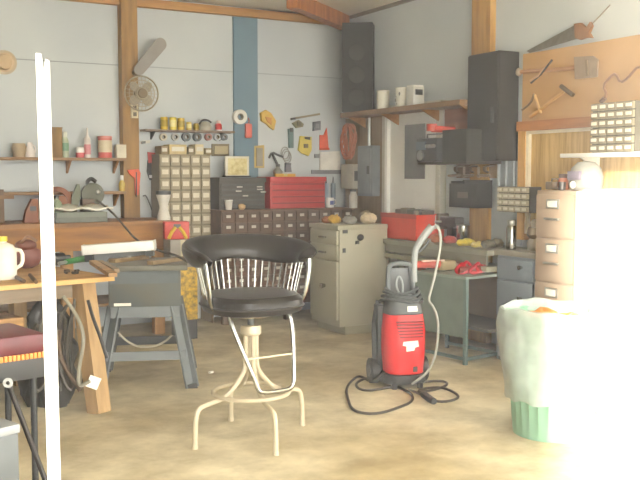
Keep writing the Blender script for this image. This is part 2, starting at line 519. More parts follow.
# ------------------------------------------------------------------ trash can, bag, bin
def trash_can():
    q = P(552, 432, Z=0)
    t = T('trash_can', 'ribbed green plastic trash can lined with a white bag, beside the sunlit blue bin', 'trash can', (q.x, q.y, 0))
    gr = M('#7fa88c', .5, 0, .1)
    def rib(r, z, a): return r + .006 * (1 if math.cos(a * 26) > .1 else -1) * (1 if .03 < z < .6 else 0), z
    MB().lathe([(0, .004), (.212, .0), (.216, .03), (.222, .2), (.237, .45), (.25, .61), (.262, .63), (.268, .665), (.262, .675), (.25, .668), (.235, .5), (.2, .03), (0, .03)], (0, 0, 0), 104, rib).build('can_body', gr, t)
    rnd = random.Random(3)
    ph = [rnd.uniform(0, 6.28) for _ in range(8)]
    def wob(r, z, a):
        f = .010 * math.sin(5 * a + ph[0] + z * 9) + .006 * math.sin(11 * a + ph[1] - z * 20) + .004 * math.sin(23 * a + ph[2] + z * 31)
        bul = .03 * max(0, math.cos(a - R(165))) * max(0, 1 - abs(z - .45) / .3)
        dz = .012 * math.sin(3 * a + ph[3]) + .007 * math.sin(9 * a + ph[4])
        if z > .64: f *= .5
        return r + f + bul, z + (dz if z < .3 else dz * .6)
    bm_ = bpy.data.materials.new('white_bag'); bm_.use_nodes = True
    nt = bm_.node_tree; b = nt.nodes['Principled BSDF']
    b.inputs['Base Color'].default_value = (.52, .59, .56, 1); b.inputs['Roughness'].default_value = .35
    tr = nt.nodes.new('ShaderNodeBsdfTransparent'); mx = nt.nodes.new('ShaderNodeMixShader'); nz = nt.nodes.new('ShaderNodeTexNoise')
    nz.inputs['Scale'].default_value = 6
    mr = nt.nodes.new('ShaderNodeMapRange'); mr.inputs['To Min'].default_value = .34; mr.inputs['To Max'].default_value = .72
    nt.links.new(nz.outputs['Fac'], mr.inputs['Value']); nt.links.new(mr.outputs[0], mx.inputs['Fac'])
    nt.links.new(tr.outputs[0], mx.inputs[1]); nt.links.new(b.outputs[0], mx.inputs[2])
    nt.links.new(mx.outputs[0], nt.nodes['Material Output'].inputs['Surface'])
    bag = MB().lathe([(.238, .19), (.246, .21), (.256, .30), (.268, .42), (.278, .54), (.288, .62), (.29, .665), (.284, .695), (.272, .70), (.258, .69), (.244, .65), (.235, .58), (.225, .50)], (0, 0, 0), 90, wob)
    tag(bag.build('trash_bag', bm_, None, (q.x, q.y, 0)), 'translucent white plastic bag folded down over the green trash can', 'trash bag')
    for i, (nm, lb, hx, x, y, z, r, sc) in enumerate([
            ('crumpled_paper', 'crumpled orange paper in the top of the trash can', '#d98a3c', -.03, .06, .60, .11, (1.1, .9, .7)),
            ('crumpled_wrapper', 'crumpled tan wrapper at right in the trash can', '#d8b070', .12, .0, .585, .09, (1, 1, .7)),
            ('green_bottle', 'pale green crumpled bottle between orange papers in the trash can', '#9db79a', .02, -.06, .58, .07, (1.3, .8, .7)),
            ('crumpled_napkin', 'crumpled white napkin at left in the trash can', '#e8e4d8', -.13, -.02, .58, .085, (1, 1, .7))]):
        b = MB().sph((0, 0, 0), r, sc, seg=14).jitter(.014, i)
        tag(b.build(nm, M(hx, .6), None, (q.x + x, q.y + y, z), smooth=.3), lb, 'trash')
    MB().lathe([(.0, .50), (.2, .50), (.0, .52)], (0, 0, 0), 24).build('trash_fill', M('#8d8470', .8), t)


trash_can()
q = P(634, 411, Z=0)
q.x -= .03
bb = T('plastic_bin', 'round pale blue plastic bin in full sunlight right of the trash can', 'bin', (q.x, q.y, 0))
bb.scale = (.9, .9, .95)
MB().lathe([(0, 0), (.23, 0), (.235, .02), (.27, .5), (.285, .51), (.285, .53), (.262, .53), (.225, .03), (0, .03)], (0, 0, 0), 40).build('bin_body', M('#8fb6d6', .5, 0, .06), bb)
MB().tube([(.285 * math.cos(R(a)), .285 * math.sin(R(a)), .5) for a in range(0, 360, 10)], .011, 8, True).build('bin_rim', M('#8fb6d6', .5, 0, .06), bb)


# ------------------------------------------------------------------ cabinets along the right
def drawer_front(t, x0, x1, y, z0, z1, mat, nm='drawer', th=.02, bev=.003):
    return MB().bx(x0, x1, y - th, y, z0, z1, bev).build(nm, mat, t)


def pedestal():
    t = T('pedestal_cabinet', 'putty grey metal pedestal cabinet with three drawers beside the red washer', 'cabinet', (4.21, 7.05, 0), WR)
    m = M('#a9a690', .5, .1, .08, 4)
    w, d, h = .26, .25, .965
    MB().bx(-w, w, -d, d, .07, h, .006).build('body', m, t)
    MB().bx(-w + .03, w + .01, -d + .05, d, 0, .075).build('plinth', M('#9a967f', .5, .1, .1), t)
    MB().bx(-w - .006, w + .006, -d - .02, d, h - .035, h + .005, .004).build('top', m, t)
    for z0, z1 in ((.80, .92), (.66, .79), (.13, .65)):
        dw = drawer_front(t, -w + .015, w - .02, -d, z0, z1, m)
        if z1 < .66: MB().cyl((.03, -d - .06, .42), (.03, -d - .018, .42), .024, .016).build('knob', CHROME, dw)
        else: MB().bx(-.05, .06, -d - .045, -d - .02, (z0 + z1) / 2 - .012, (z0 + z1) / 2 + .005, .004).build('pull', CHROME, dw)
    MB().sph((w + .008, -.04, .86), .03, (.12, 1.2, 1), seg=10).build('chipped_patch', DARKST, t)
    MB().bx(w, w + .006, -.09, -.05, .80, .83).build('chipped_patch', DARKST, t)
    MB().bx(w, w + .006, -.22, -.17, .90, .93).build('latch', DARKST, t)
    MB().bx(w, w + .006, -.22, -.19, .73, .77).build('latch', DARKST, t)


pedestal()


def file_cabinet():
    t = T('file_cabinet', 'tall tan metal file cabinet at the desk end, its lower corner in sunlight', 'cabinet', (4.67, 4.675, 0), WR)
    m = M('#b5a08a', .5, .1, .08, 4)
    MB().bx(-.195, .195, -.2, .2, .02, 1.305, .006).build('body', m, t)
    MB().bx(-.185, .185, -.19, .19, 0, .03).build('plinth', DARKST, t)
    for k in range(4):
        z0 = .05 + .31 * k
        dw = drawer_front(t, -.18, .18, -.2, z0, z0 + .295, m)
        lf = MB().bx(-.07, .05, -.23, -.22, z0 + .2, z0 + .265).build('label_frame', STEEL, dw)
        MB().bx(-.055, .035, -.234, -.229, z0 + .21, z0 + .255).build('label', PAPER, lf)
        MB().bx(-.08, .06, -.245, -.22, z0 + .12, z0 + .135, .003).build('pull', STEEL, dw)


file_cabinet()


def freezer():
    t = T('white_freezer', 'white upright freezer blazing in sunlight at the right edge', 'freezer', (4.68, 4.0, 0), WR)
    MB().bx(-.455, .34, -.2, .2, .03, 1.32, .02).build('body', WHITE, t)
    dd = MB().bx(-.45, .335, -.26, -.205, .06, 1.31, .02).build('door', WHITE, t)
    MB().bx(.25, .28, -.3, -.26, .7, 1.1, .008).build('handle', WHITE, dd)
    MB().bx(-.44, .33, -.19, .19, 0, .04).build('plinth', DARKST, t)


freezer()


def desk_unit():
    t = T('desk_drawer_unit', 'blue grey metal desk drawer unit between workbench and tan file cabinet', 'desk', (4.7, 5.11, 0), WR)
    m = M('#7f8c98', .5, .15, .1, 4)
    MB().bx(-.21, .21, -.2, .19, .03, .81, .005).build('body', m, t)
    MB().bx(-.22, .23, -.23, .19, .81, .85, .004).build('top', M('#8d8a7c', .5, .1, .12), t)
    MB().bx(-.2, .2, -.19, .18, 0, .04).build('plinth', DARKST, t)
    for z0, z1 in ((.64, .79), (.35, .62), (.06, .33)):
        dw = drawer_front(t, -.195, .195, -.2, z0, z1, m)
        MB().cyl((.08, -.25, (z0 + z1) / 2 + .02), (.08, -.215, (z0 + z1) / 2 + .02), .016, .01).build('knob', CHROME, dw)


desk_unit()


def workbench():
    t = T('steel_workbench', 'long grey steel workbench against the right wall, below the black shelf', 'workbench', (4.66, 6.05, 0), WR)
    m = M('#8b8a78', .5, .2, .15, 5)
    MB().bx(-.72, .72, -.26, .22, .80, .84, .004).build('bench_top', m, t)
    MB().bx(-.7, .7, -.25, -.23, .73, .80).build('front_apron', M('#7d7c6b', .5, .2, .15), t)
    MB().bx(-.70, .72, -.26, .0, .675, .715, .004).build('pull_shelf', M('#97957f', .5, .2, .12), t)
    for x in (-.69, .69):
        for y in (-.09, .19):
            MB().bx(x - .022, x + .022, y - .022, y + .022, 0, .80).build('leg', m, t)
    MB().bx(-.69, .69, -.22, .2, .2, .225).build('lower_shelf', M('#6f6b5c', .6, .1, .2), t)
    MB().bx(-.69, .69, .18, .2, .225, .66).build('back_panel', M('#8b7a62', .6, 0, .2, 4), t)


workbench()
bt = .84
q = P(408, 236, X=4.62)
rb = T('red_toolbox', 'open topped red metal toolbox on the left end of the steel workbench', 'toolbox', (4.64, 6.66, bt), WR)
rm = M('#d8432c', .45, .1, .1)
bx_ = MB()
bx_.bx(-.28, .27, -.15, -.14, 0, .225).bx(-.28, .27, .14, .15, 0, .225).bx(-.28, -.27, -.14, .14, 0, .225).bx(.26, .27, -.14, .14, 0, .225).bx(-.28, .27, -.15, .15, 0, .01)
bx_.build('box_body', rm, rb)
MB().bx(-.285, .275, -.158, -.148, .19, .23).build('rim', M('#b23a28', .45, .1, .1), rb)
for k, (x, hx, h) in enumerate([(-.2, '#6d665a', .25), (-.1, '#8c8472', .265), (.0, '#5c574d', .255), (.1, '#77705f', .245), (.19, '#514c44', .255)]):
    c = MB().box((0, 0, h / 2 - .0), (.07, .12, h - .03), R(20 * k), .01)
    tag(c.build('spare_part', M(hx, .5, .4), None, rb.matrix_basis @ Vector((x, .02, .024))), ('%s metal part in the red toolbox, %s from the door side' % (['grey brown', 'pale', 'dark', 'dull grey', 'blackish'][k], ['first', 'second', 'third', 'fourth', 'fifth'][k])), 'metal part')


def small(name, label, cat, px, py, mb, mat, plane=None, group=None, drop=0, rz=0):
    p = P(px, py, **plane)
    return tag(mb.build(name, mat, None, (p.x, p.y, p.z - drop), rz), label, cat, group)


def on_bench(px, yaw=0, Y=None, X=4.6, z=bt):
    p = P(px, 240, X=X)
    return (X, p.y, z)


# bench-top clutter
t = T('metal_can', 'shiny steel can standing on the workbench below the dark vice', 'can', on_bench(463, X=4.72))
MB().lathe([(0, 0), (.05, 0), (.055, .01), (.055, .15), (.05, .155), (.05, .14), (0, .14)]).build('can_body', CHROME, t)
MB().tube([(.055 * math.cos(R(a)), .055 * math.sin(R(a)), .155) for a in range(0, 360, 20)], .004, 6, True).build('can_rim', STEEL, t)
t = T('thermos', 'tall silver thermos flask on the desk top beside the tan cabinet', 'thermos', (4.56, 5.24, .85))
MB().lathe([(0, 0), (.036, 0), (.038, .01), (.038, .17), (.03, .185), (0, .185)]).build('flask', CHROME, t)
MB().lathe([(.03, .18), (.033, .185), (.033, .215), (.028, .222), (0, .222)]).build('cap', STEEL, t)
t = T('jar_stack', 'brown and silver jar stack next to the silver thermos', 'jar', (4.66, 5.08, .85))
MB().lathe([(0, 0), (.06, 0), (.065, .06), (.05, .09), (.07, .12), (.06, .17), (0, .18)]).jitter(.003).build('jar_body', M('#9a8b70', .4, .3, .4, 25), t)
MB().lathe([(.04, .175), (.045, .21), (.03, .23), (0, .235)]).build('lid', M('#c9bfa8', .4, .3), t)
for k, (px, dx, hx, sc, lb) in enumerate([
        (466, 4.58, '#e3cf4a', (.09, .05, .03), 'yellow bag of fittings lying on the workbench'),
        (478, 4.56, '#d9c66a', (.05, .06, .025), 'pale yellow packet at the right of the yellow bag on the workbench'),
        (450, 4.62, '#c2453a', (.08, .06, .035), 'dull red rag heaped on the workbench'),
        (436, 4.58, '#a8623f', (.06, .05, .04), 'rusty brown rag on the workbench beside red toolbox'),
        (489, 4.6, '#6f6a58', (.06, .07, .035), 'dark drill attachment lying on the workbench right end'),
        (497, 4.68, '#847c66', (.05, .05, .04), 'dull olive tool near the wall at bench end'),
        (424, 4.47, '#938a74', (.05, .06, .02), 'tan strip of rag on the front edge of workbench')]):
    nm = ['fittings_bag', 'packet', 'red_rag', 'brown_rag', 'drill_attachment', 'olive_tool', 'tan_rag'][k]
    p = on_bench(px, X=dx)
    b = MB().sph((0, 0, 0), 1, sc, seg=14).jitter(.008, k)
    tag(b.build(nm, M(hx, .5, 0, .3, 30), None, (p[0], p[1], bt + sc[2] * .75), R(30 * k)), lb, nm.split('_')[-1])
# vice / grinder cluster on the bench against the wall
t = T('bench_vice', 'dark iron bench vice with clamped parts below the black shelf', 'vice', (4.76, 6.22, bt), WR)
t.scale = (.62, .62, .62)
iron = M('#3f3d3b', .5, .4, .3, 15)
MB().bx(-.09, .09, -.1, .1, 0, .04, .01).bx(-.06, .06, -.07, .07, .04, .2, .01).build('base', iron, t)
MB().bx(-.2, .16, -.09, .07, .2, .34, .015).build('body', iron, t)
MB().bx(-.26, -.2, -.1, .08, .16, .38, .01).build('jaw', M('#6b5f4d', .5, .4, .3, 15), t)
MB().cyl((-.15, -.09, .27), (-.15, -.2, .27), .015).build('screw', STEEL, t)
MB().cyl((-.15, -.19, .17), (-.15, -.19, .36), .007).build('handle', STEEL, t)
t = T('plumbing_cluster', 'tangle of tan pipe fittings hung on wall under the black shelf', 'pipe fittings', (4.8, 6.02, 1.385), WR)
t.scale = (1, 1, .5)
tan = M('#a6937a', .5, .3, .3, 20)
for k in range(8):
    x, z = -.24 + .065 * k, .1 + .05 * ((k * 5) % 3 - 1)
    if k % 3 == 0: MB().cyl((x, .06, z), (x, -.06, z - .01), .026, .02).build('pipe_socket', tan, t)
    elif k % 3 == 1: MB().tube([(x, .05, z + .05), (x, -.04, z + .05), (x + .01, -.05, z - .03), (x + .05, -.05, z - .05)], .016, 8, smooth=1).build('pipe_elbow', M('#7d6f5c', .5, .4, .3, 20), t)
    else: MB().bar((x, .0, z + .09), (x + .03, -.02, z - .09), .02, .02).build('pipe_nipple', M('#b8a88e', .5, .4, .3, 20), t)
MB().bx(-.28, .26, .05, .07, .0, .24).build('hanger_board', M('#8f7a62', .6), t)

# red and pink things under the bench on the steel stand
def stand():
    t = T('steel_stand', 'grey green steel stand with open legs in front of the workbench', 'stand', (4.30, 5.57, 0), R(9))
    m = M('#667a76', .5, .2, .2, 6)
    w, d, h = .2, .29, .66
    MB().bx(-w, w, -d, d, h - .02, h, .004).build('top', M('#88948a', .5, .2, .15), t)
    for x in (-1, 1):
        for y in (-1, 1):
            MB().bx(x * w - .02 * (x > 0) - .0, x * w + .025 * (x < 0), y * d, y * (d - .03), 0, h - .02).build('leg', m, t)
    rl = MB()
    for x in (-1, 1): rl.bx(x * (w - .005), x * (w - .02), -d + .03, d - .03, .03, .055)
    rl.bx(-w + .02, w - .02, -d + .003, -d + .018, .03, .055)
    rl.build('bottom_rail', m, t)
    MB().bx(-w + .004, w - .004, d - .02, d - .005, .24, h - .04).build('back_panel', M('#7f786a', .6, .1, .15), t)
    MB().bx(-w + .01, -w + .02, -d + .03, d - .03, .2, h - .02).build('side_panel', M('#6f7d74', .6, .1, .15), t)
    return t


stand()
q = P(468, 274, Z=.66)
t = T('red_valve_assembly', 'red handled valve assembly lying on the steel stand top', 'valve', (4.32, 5.42, .66))
for k, (x, y, z, r) in enumerate([(-.09, 0, .045, .045), (-.02, .03, .05, .05), (.06, -.01, .045, .045), (.0, -.04, .035, .035), (.12, .02, .04, .04)]):
    MB().tube([(x + r * math.cos(R(a)), y + r * .4 * math.sin(R(a * 2)), z + (r - .01) * math.sin(R(a))) for a in range(0, 360, 20)], .012, 8, True).build('red_handle', M('#c02a36', .4), t)
MB().cyl((-.12, .0, .035), (.14, .0, .035), .025).build('valve_body', M('#8d4a3f', .4, .3), t)
t = T('grinder_tool', 'beige power tool with red sides on the stand beside the red valve', 'power tool', (4.27, 5.74, .66), R(5))
MB().bx(-.02, .13, -.05, .05, 0, .075, .015).build('tool_head', M('#b5a37c', .5), t)
MB().cyl((-.01, 0, .05), (-.22, .04, .055), .032, .028).build('tool_body', M('#c8564a', .5), t)
MB().box((-.1, -.03, .085), (.2, .02, .012), R(-10)).build('tool_strip', M('#e8c9b8', .5), t)
q = P(405, 262, X=4.55)
t = T('red_gas_can', 'red metal gas can on the lower shelf behind the washer handle', 'gas can', (4.62, 6.45, .225), WR)
MB().bx(-.2, .2, -.14, .14, 0, .36, .03).build('can_body', M('#bb3a30', .45), t)
MB().cyl((.08, 0, .36), (.08, 0, .40), .025).build('cap', DARKST, t)

# parts cabinet, dark, over the desk
def parts_cabinet(name, label, loc, rz, w, h, d, nx, nz, body, face, lbl=None, wallhung=True, cat='parts cabinet', fm=None):
    t = T(name, label, cat, loc, rz)
    MB().bx(-w / 2, w / 2, -d + .012, 0, 0, h).build('case', body, t)
    cw_, ch = w / nx, h / nz
    pd = MB().bx(-cw_ * .44, cw_ * .44, -.022, 0, ch * .08, ch * .92, .002)
    p0 = pd.build('drawer', face, t)
    l0 = None
    if lbl:
        l0 = MB().bx(-cw_ * .3, cw_ * .3, -.028, -.02, ch * .34, ch * .74).build('drawer_label', lbl, p0)
    first = True
    for j in range(nz):
        for i in range(nx):
            o = p0 if first else p0.copy()
            if not first:
                COL.objects.link(o)
                if l0:
                    c = l0.copy(); COL.objects.link(c); c.parent = o
            first = False
            o.location = (-w / 2 + cw_ * (i + .5), -d + .012, ch * j)
    return t


parts_cabinet('screw_cabinet', 'dark small parts cabinet with white drawer fronts hung above the desk', (XW - .02, 5.45, 1.12), WR, .36, .20, .13, 5, 4, M('#4b4a44', .5), M('#b9b29a', .4), LABELW)
# pipes on the wall behind it
for k, px in enumerate((492, 499, 506, 514)):
    p = P(px, 175, X=XW - .03)
    tag(MB().cyl((0, 0, 0), (0, 0, .2), .013).build('wall_pipe', M('#a7b0b4', .4, .2), None, (XW - .034, p.y, 1.325)), 'short grey pipe upright on wall below the black cabinet', 'pipe', 'short wall pipes')

# black cabinet hung on the right wall
t = T('wall_cabinet', 'tall black wall cabinet hung beside the tan tool board', 'cabinet', (XW - .022, 5.735, 1.525), WR)
bk = M('#2c2b27', .5, .1, .15, 4)
MB().bx(-.19, .19, -.2, 0, 0, .86, .004).build('case', bk, t)
dd = MB().bx(-.185, .185, -.215, -.2, .01, .85, .004).build('door', bk, t)
MB().bx(.13, .15, -.235, -.215, .3, .42, .003).build('handle', DARKST, dd)

# black shelf box with radio
t = T('wall_shelf_box', 'long black shelf box on the right wall left of the black cabinet', 'shelf', (XW - .03, 6.0, 1.52), WR)
b = MB().bx(-.05, .27, -.36, 0, .24, .26).bx(-.05, .27, -.36, 0, 0, .02).bx(-.05, -.03, -.36, 0, .02, .24).bx(.25, .27, -.36, 0, .02, .24).bx(-.03, .25, -.36, -.34, .02, .24)
b.build('case', M('#33332f', .5, .1, .2), t)
MB().bx(-.40, .27, -.36, 0, -.02, -.0005).build('base_plank', M('#3c352c', .6), t)
t = T('radio', 'black portable radio with knobs at the left end of the black shelf', 'radio', (XW - .24, 6.21, 1.521), WR)
MB().bx(-.15, .15, -.2, .18, 0, .20, .02).build('case', M('#1f2123', .3, 0, .2), t)
MB().bx(-.13, .0, -.212, -.2, .1, .17).build('dial_window', M('#6d7b86', .2), t)
for k in range(3): MB().cyl((.03 + .045 * k, -.22, .13), (.03 + .045 * k, -.2, .13), .016).build('knob', STEEL, t)
MB().lathe([(.0, .0), (.045, .0), (.045, .012), (.035, .012), (0, .004)], (-.07, -.2, .052), 20, rot=Matrix.Rotation(math.pi / 2, 3, 'X')).build('speaker_ring', M('#8a8f92', .3, .5), t)
MB().tube([(-.12, -.1, .195), (-.12, -.1, .235), (.12, -.1, .235), (.12, -.1, .195)], .007, 6).build('carry_handle', DARKST, t)
t = T('black_bin', 'black open parts bin fixed on the wall above the dark vice', 'bin', (XW - .055, 5.98, 1.14), WR)
b = MB().bx(-.2, .17, -.16, 0, 0, .015).bx(-.2, .17, -.16, -.145, 0, .2).bx(-.2, .17, -.015, 0, 0, .23).bx(-.2, -.185, -.145, -.015, 0, .22).bx(.155, .17, -.145, -.015, 0, .22)
b.build('bin_body', M('#2c2c2b', .5, 0, .2), t)
MB().bx(-.08, .05, -.166, -.16, .08, .13).build('label', M('#6b675c', .6), t)
t = T('red_grinder', 'red hand tool lying on top of the black radio', 'hand tool', (4.6, 6.16, 1.757), R(130))
MB().cyl((-.1, 0, .03), (.1, 0, .045), .024, .03).build('tool_body', M('#c9402e', .45), t)
MB().cyl((.1, 0, .025), (.1, 0, .085), .045).build('tool_head', M('#b8493a', .45), t)

# ---------------------------------------------------------------- shelf along the right wall and its cans
t = T('wall_plank_shelf', 'long plank shelf high on the right wall carrying three white cans', 'shelf', (XW - .06, 7.0, 1.985), WR)
MB().bx(-.88, 1.06, -.24, 0, 0, .045).build('plank', wood('#8d6f4d', '#6d5236', 0), t)
for x in (-.8, -.2, .45, 1.0):
    MB().prism([(0, 0), (-.2, 0), (0, -.1)], (x, .0, 0), (0, 1, 0), (0, 0, 1), .02).build('bracket', OLDW, t)
for k, (px, w, lb) in enumerate([(383, .06, 'plain white can on the plank shelf, next to the black speaker'), (402.5, .064, 'white paint can with dark spots, middle of the plank shelf')]):
    p = P(px, 104, X=4.74)
    t = T('paint_can', lb, 'can', (4.74, p.y, 2.03), WR)
    MB().lathe([(0, 0), (w, 0), (w, .172), (w + .003, .175), (w + .003, .184), (w - .006, .186), (w - .012, .178), (0, .178)]).build('can_body', M('#dcdacb', .45, 0, .08), t)
    if k:
        for a, z, r in ((-60, .125, .016), (-115, .07, .017), (-100, .1, .008), (-90, .035, .008)):
            MB().sph((w * math.cos(R(a)), w * math.sin(R(a)), z), r, (.5, .5, 1), seg=10).build('label_mark', M('#3d3a3a', .5), t)
p = P(415, 103, X=4.74)
t = T('white_canister', 'square white canister with dark side, rightmost on the plank shelf', 'canister', (4.74, p.y, 2.03), WR)
MB().bx(-.06, .06, -.06, .06, 0, .175, .008).build('body', M('#cfcfc6', .45, 0, .08), t)
MB().bx(-.055, .055, -.055, .055, .175, .19, .004).build('lid', WHITE, t)
MB().bx(.059, .063, -.04, .04, .1, .15).build('side_label', DARKST, t)

# corner speaker
t = T('corner_speaker', 'tall black loudspeaker column standing in the wall corner on plank shelf', 'loudspeaker', (4.73, 7.74, 2.03), R(-38))
MB().bx(-.15, .15, -.13, .09, 0, .87, .006).build('cabinet', M('#22221f', .65, 0, .2), t)
gl = MB().bx(-.14, .14, -.145, -.13, .02, .85, .004).build('grille', M('#262623', .85, 0, .25, 60), t)
for z in (.14, .36, .58):
    MB().lathe([(.0, .004), (.045, .006), (.075, .0), (.082, .006), (.075, .010), (.0, .008)], (0, -.146, z), 24, rot=Matrix.Rotation(math.pi / 2, 3, 'X')).build('driver_ring', M('#33322e', .7), gl)

# electrical panel and neighbours near the door
t = T('electrical_panel', 'grey electrical breaker panel on the wall left of the white door', 'electrical panel', (XW - .052, 7.66, 1.2), WR)
MB().bx(-.14, .14, -.09, 0, 0, .5, .004).build('box', M('#858c90', .5, .2), t)
dd = MB().bx(-.12, .12, -.1, -.09, .03, .47, .003).build('panel_door', M('#8d9498', .5, .2), t)
MB().bx(.06, .1, -.108, -.1, .22, .3).build('latch', DARKST, dd)
MB().cyl((0, -.04, .5), (0, -.04, .78), .014).build('conduit', STEEL, t)
t = T('disconnect_box', 'beige box on the wall between the orange cord and breaker panel', 'switch box', (XW - .052, 8.0, 1.27), WR)
MB().bx(-.12, .12, -.1, 0, 0, .25, .006).build('box', M('#b3ac9b', .5), t)
MB().bx(.1, .125, -.08, -.04, .08, .18).build('lever', DARKST, t)
cd = MB()
rn = random.Random(5)
for k in range(7):
    r0, r1 = .09 + .008 * rn.random(), .16 + .02 * rn.random()
    oy = rn.uniform(-.02, .02)
    cd.tube([(.03 * math.sin(R(a * 2 + 50 * k)) - .05, oy + r0 * math.sin(R(a)), -r1 + r1 * math.cos(R(a))) for a in range(0, 360, 15)], .009, 6, True)
tag(cd.build('extension_cord', M('#b5673f', .5, 0, .3), None, (XW - .09, 7.98, 1.93)), 'coiled orange extension cord hung on the wall left of the door', 'cord')
t = T('coffee_mug', 'white mug with blue mark on the brown drawer cabinet', 'mug', (4.52, 7.95, 1.08))
MB().lathe([(0, 0), (.04, 0), (.043, .1), (.039, .1), (.037, .01), (0, .01)]).build('mug_body', WHITE, t)
MB().tube([(.04, 0, .08), (.07, 0, .075), (.07, 0, .03), (.04, 0, .025)], .006, 8, smooth=1).build('mug_handle', WHITE, t)
MB().bx(-.02, .02, -.045, -.04, .03, .07).build('blue_mark', M('#3d4c8a', .5), t)
t = T('glass_jar', 'pale jar beside the breaker panel on the brown drawer cabinet', 'jar', (4.66, 7.72, 1.08))
MB().lathe([(0, 0), (.04, 0), (.042, .12), (.03, .15), (.03, .17), (0, .17)]).build('jar_body', M('#b5b3a8', .3), t)
MB().lathe([(.034, .165), (.034, .185), (0, .187)]).build('lid', DARKST, t)

# clutter on top of the pedestal cabinet
for k, (x, y, hx, sc, nm, lb) in enumerate([
        (4.1, 7.12, '#c9a03a', (.06, .05, .045), 'yellow_glove', 'yellow work glove on the putty grey pedestal cabinet'),
        (4.2, 7.02, '#9c9a90', (.07, .05, .04), 'grey_rag', 'grey rag on the pedestal cabinet between glove and paper'),
        (4.36, 6.96, '#cdbd9a', (.08, .06, .055), 'crumpled_bag', 'crumpled tan paper bag on the pedestal cabinet right side'),
        (4.08, 7.23, '#c27c52', (.05, .04, .03), 'orange_rag', 'dull orange rag at the left edge of the pedestal cabinet'),
        (4.42, 7.1, '#8c7d62', (.06, .06, .06), 'brown_pouch', 'brown pouch behind the tan bag on pedestal cabinet')]):
    b = MB().sph((0, 0, 0), 1, sc, seg=14).jitter(.009, k + 20)
    tag(b.build(nm, M(hx, .6, 0, .3, 25), None, (x, y, .97 + sc[2] * .8), 0, .4), lb, nm.split('_')[-1])

# ---------------------------------------------------------------- tool board on the right wall
t = T('tool_board', 'tan hardboard tool board on the right wall below the handsaw', 'board', (XW - .002, 4.9, 1.835), WR)
MB().bx(-.6, .75, -.022, 0, 0, .525).build('board_panel', M('#c29a66', .7, 0, .12, 3), t)
tb = XW - .026


def wall_pts(pts, X):
    return [P(x, y, X=X) for x, y in pts]


# handsaw
o = P(560, 38, X=tb - .01)
t = T('handsaw', 'old handsaw with brown wooden handle lying above the tool board', 'handsaw', o)
def outline(pts, X, th, o=o):
    b = MB()
    w = [P(x, y, X=X) - o for x, y in pts]
    return b.prism([(-v.y, v.z) for v in w], (w[0].x, 0, 0), (0, -1, 0), (0, 0, 1), th)
outline([(527, 51), (577, 24), (580, 38), (530, 53)], tb - .012, .004).build('blade', M('#7f7b70', .4, .6, .3, 20), t)
outline([(576, 24), (583, 23), (588, 28), (592, 22), (594, 26), (591, 33), (594, 38), (588, 38), (582, 40), (577, 38)], tb - .025, .022).build('handle', wood('#8f6238', '#6d4524', 2), t)
wr = MB().tube([P(592, 24, X=tb), P(600, 16, X=tb), P(610, 5, X=tb)], .005, 6)
tag(wr.build('hanging_wire', M('#8b8276', .5)), 'thin wire running up the wall from the handsaw handle', 'wire')
# shovel-like trowel with a pale handle
o = P(550, 70, X=tb - .01)
t = T('flat_shovel', 'short flat shovel with square grey blade hung on the tool board', 'shovel', o)
MB().cyl(P(519, 72, X=tb - .03) - o, P(578, 68, X=tb - .03) - o, .015).build('shaft', M('#b98b63', .6), t)
MB().sph(P(519, 72, X=tb - .03) - o, .028, (1, 1, 1.2)).build('grip', M('#b0a18c', .5), t)
outline([(575, 57), (594, 56), (599, 60), (598, 77), (576, 79)], tb - .035, .012, o).build('blade', M('#a08c74', .5, .3, .25, 12), t)
outline([(586, 60), (588, 60), (589, 76), (587, 76)], tb - .045, .012, o).build('blade_rib', M('#8a7860', .5, .3), t)
# crossed short tools under the shaft
o = P(541, 72, X=tb)
t = T('tin_snips', 'small pair of tin snips crossing the shovel shaft on tool board', 'snips', o)
MB().tube([P(531, 83, X=tb - .05) - o, P(541, 74, X=tb - .05) - o, P(552, 60, X=tb - .05) - o], .008, 6).build('blade', DARKST, t)
MB().tube([P(530, 81, X=tb - .055) - o, P(538, 76, X=tb - .055) - o, P(544, 68, X=tb - .055) - o], .009, 6).build('handle', M('#c9a27a', .5), t)
# hammer
o = P(556, 98, X=tb)
t = T('claw_hammer', 'hammer with dark head and pale wooden handle on the tool board', 'hammer', o)
MB().cyl(P(530, 117, X=tb - .02) - o, P(565, 91, X=tb - .02) - o, .014, .011).build('handle', M('#d0a468', .5), t)
MB().tube([P(561, 86, X=tb - .02) - o, P(566, 90, X=tb - .02) - o, P(573, 95, X=tb - .02) - o], .017, 8).build('head', M('#7b6d58', .4, .4), t)
o = P(530, 105, X=tb)
t = T('pruning_shears', 'pale pair of shears on tool board beside the black cabinet', 'shears', o)
MB().tube([P(522, 110, X=tb - .02) - o, P(531, 103, X=tb - .02) - o, P(534, 94, X=tb - .02) - o], .009, 6, smooth=1).build('blade', M('#8f7a5c', .4, .3), t)
MB().tube([P(535, 95, X=tb - .025) - o, P(538, 105, X=tb - .025) - o, P(541, 113, X=tb - .025) - o], .011, 6, smooth=1).build('handle', M('#d9b37c', .5), t)
# bent lug wrench
o = P(612, 82, X=tb)
t = T('crank_handle', 'bent steel crank handle hung on the right part of tool board', 'crank', o)
MB().tube([P(x, y, X=tb - .02) - o for x, y in ((601, 102), (607, 95), (603, 86), (610, 77), (616, 73), (620, 83), (628, 78), (636, 68), (640, 67))], .009, 8, smooth=1).build('rod', M('#9a7252', .45, .3), t)
MB().cyl(P(601, 102, X=tb - .02) - o, P(605, 98, X=tb - .02) - o, .016).build('socket', M('#7f6248', .4, .4), t)

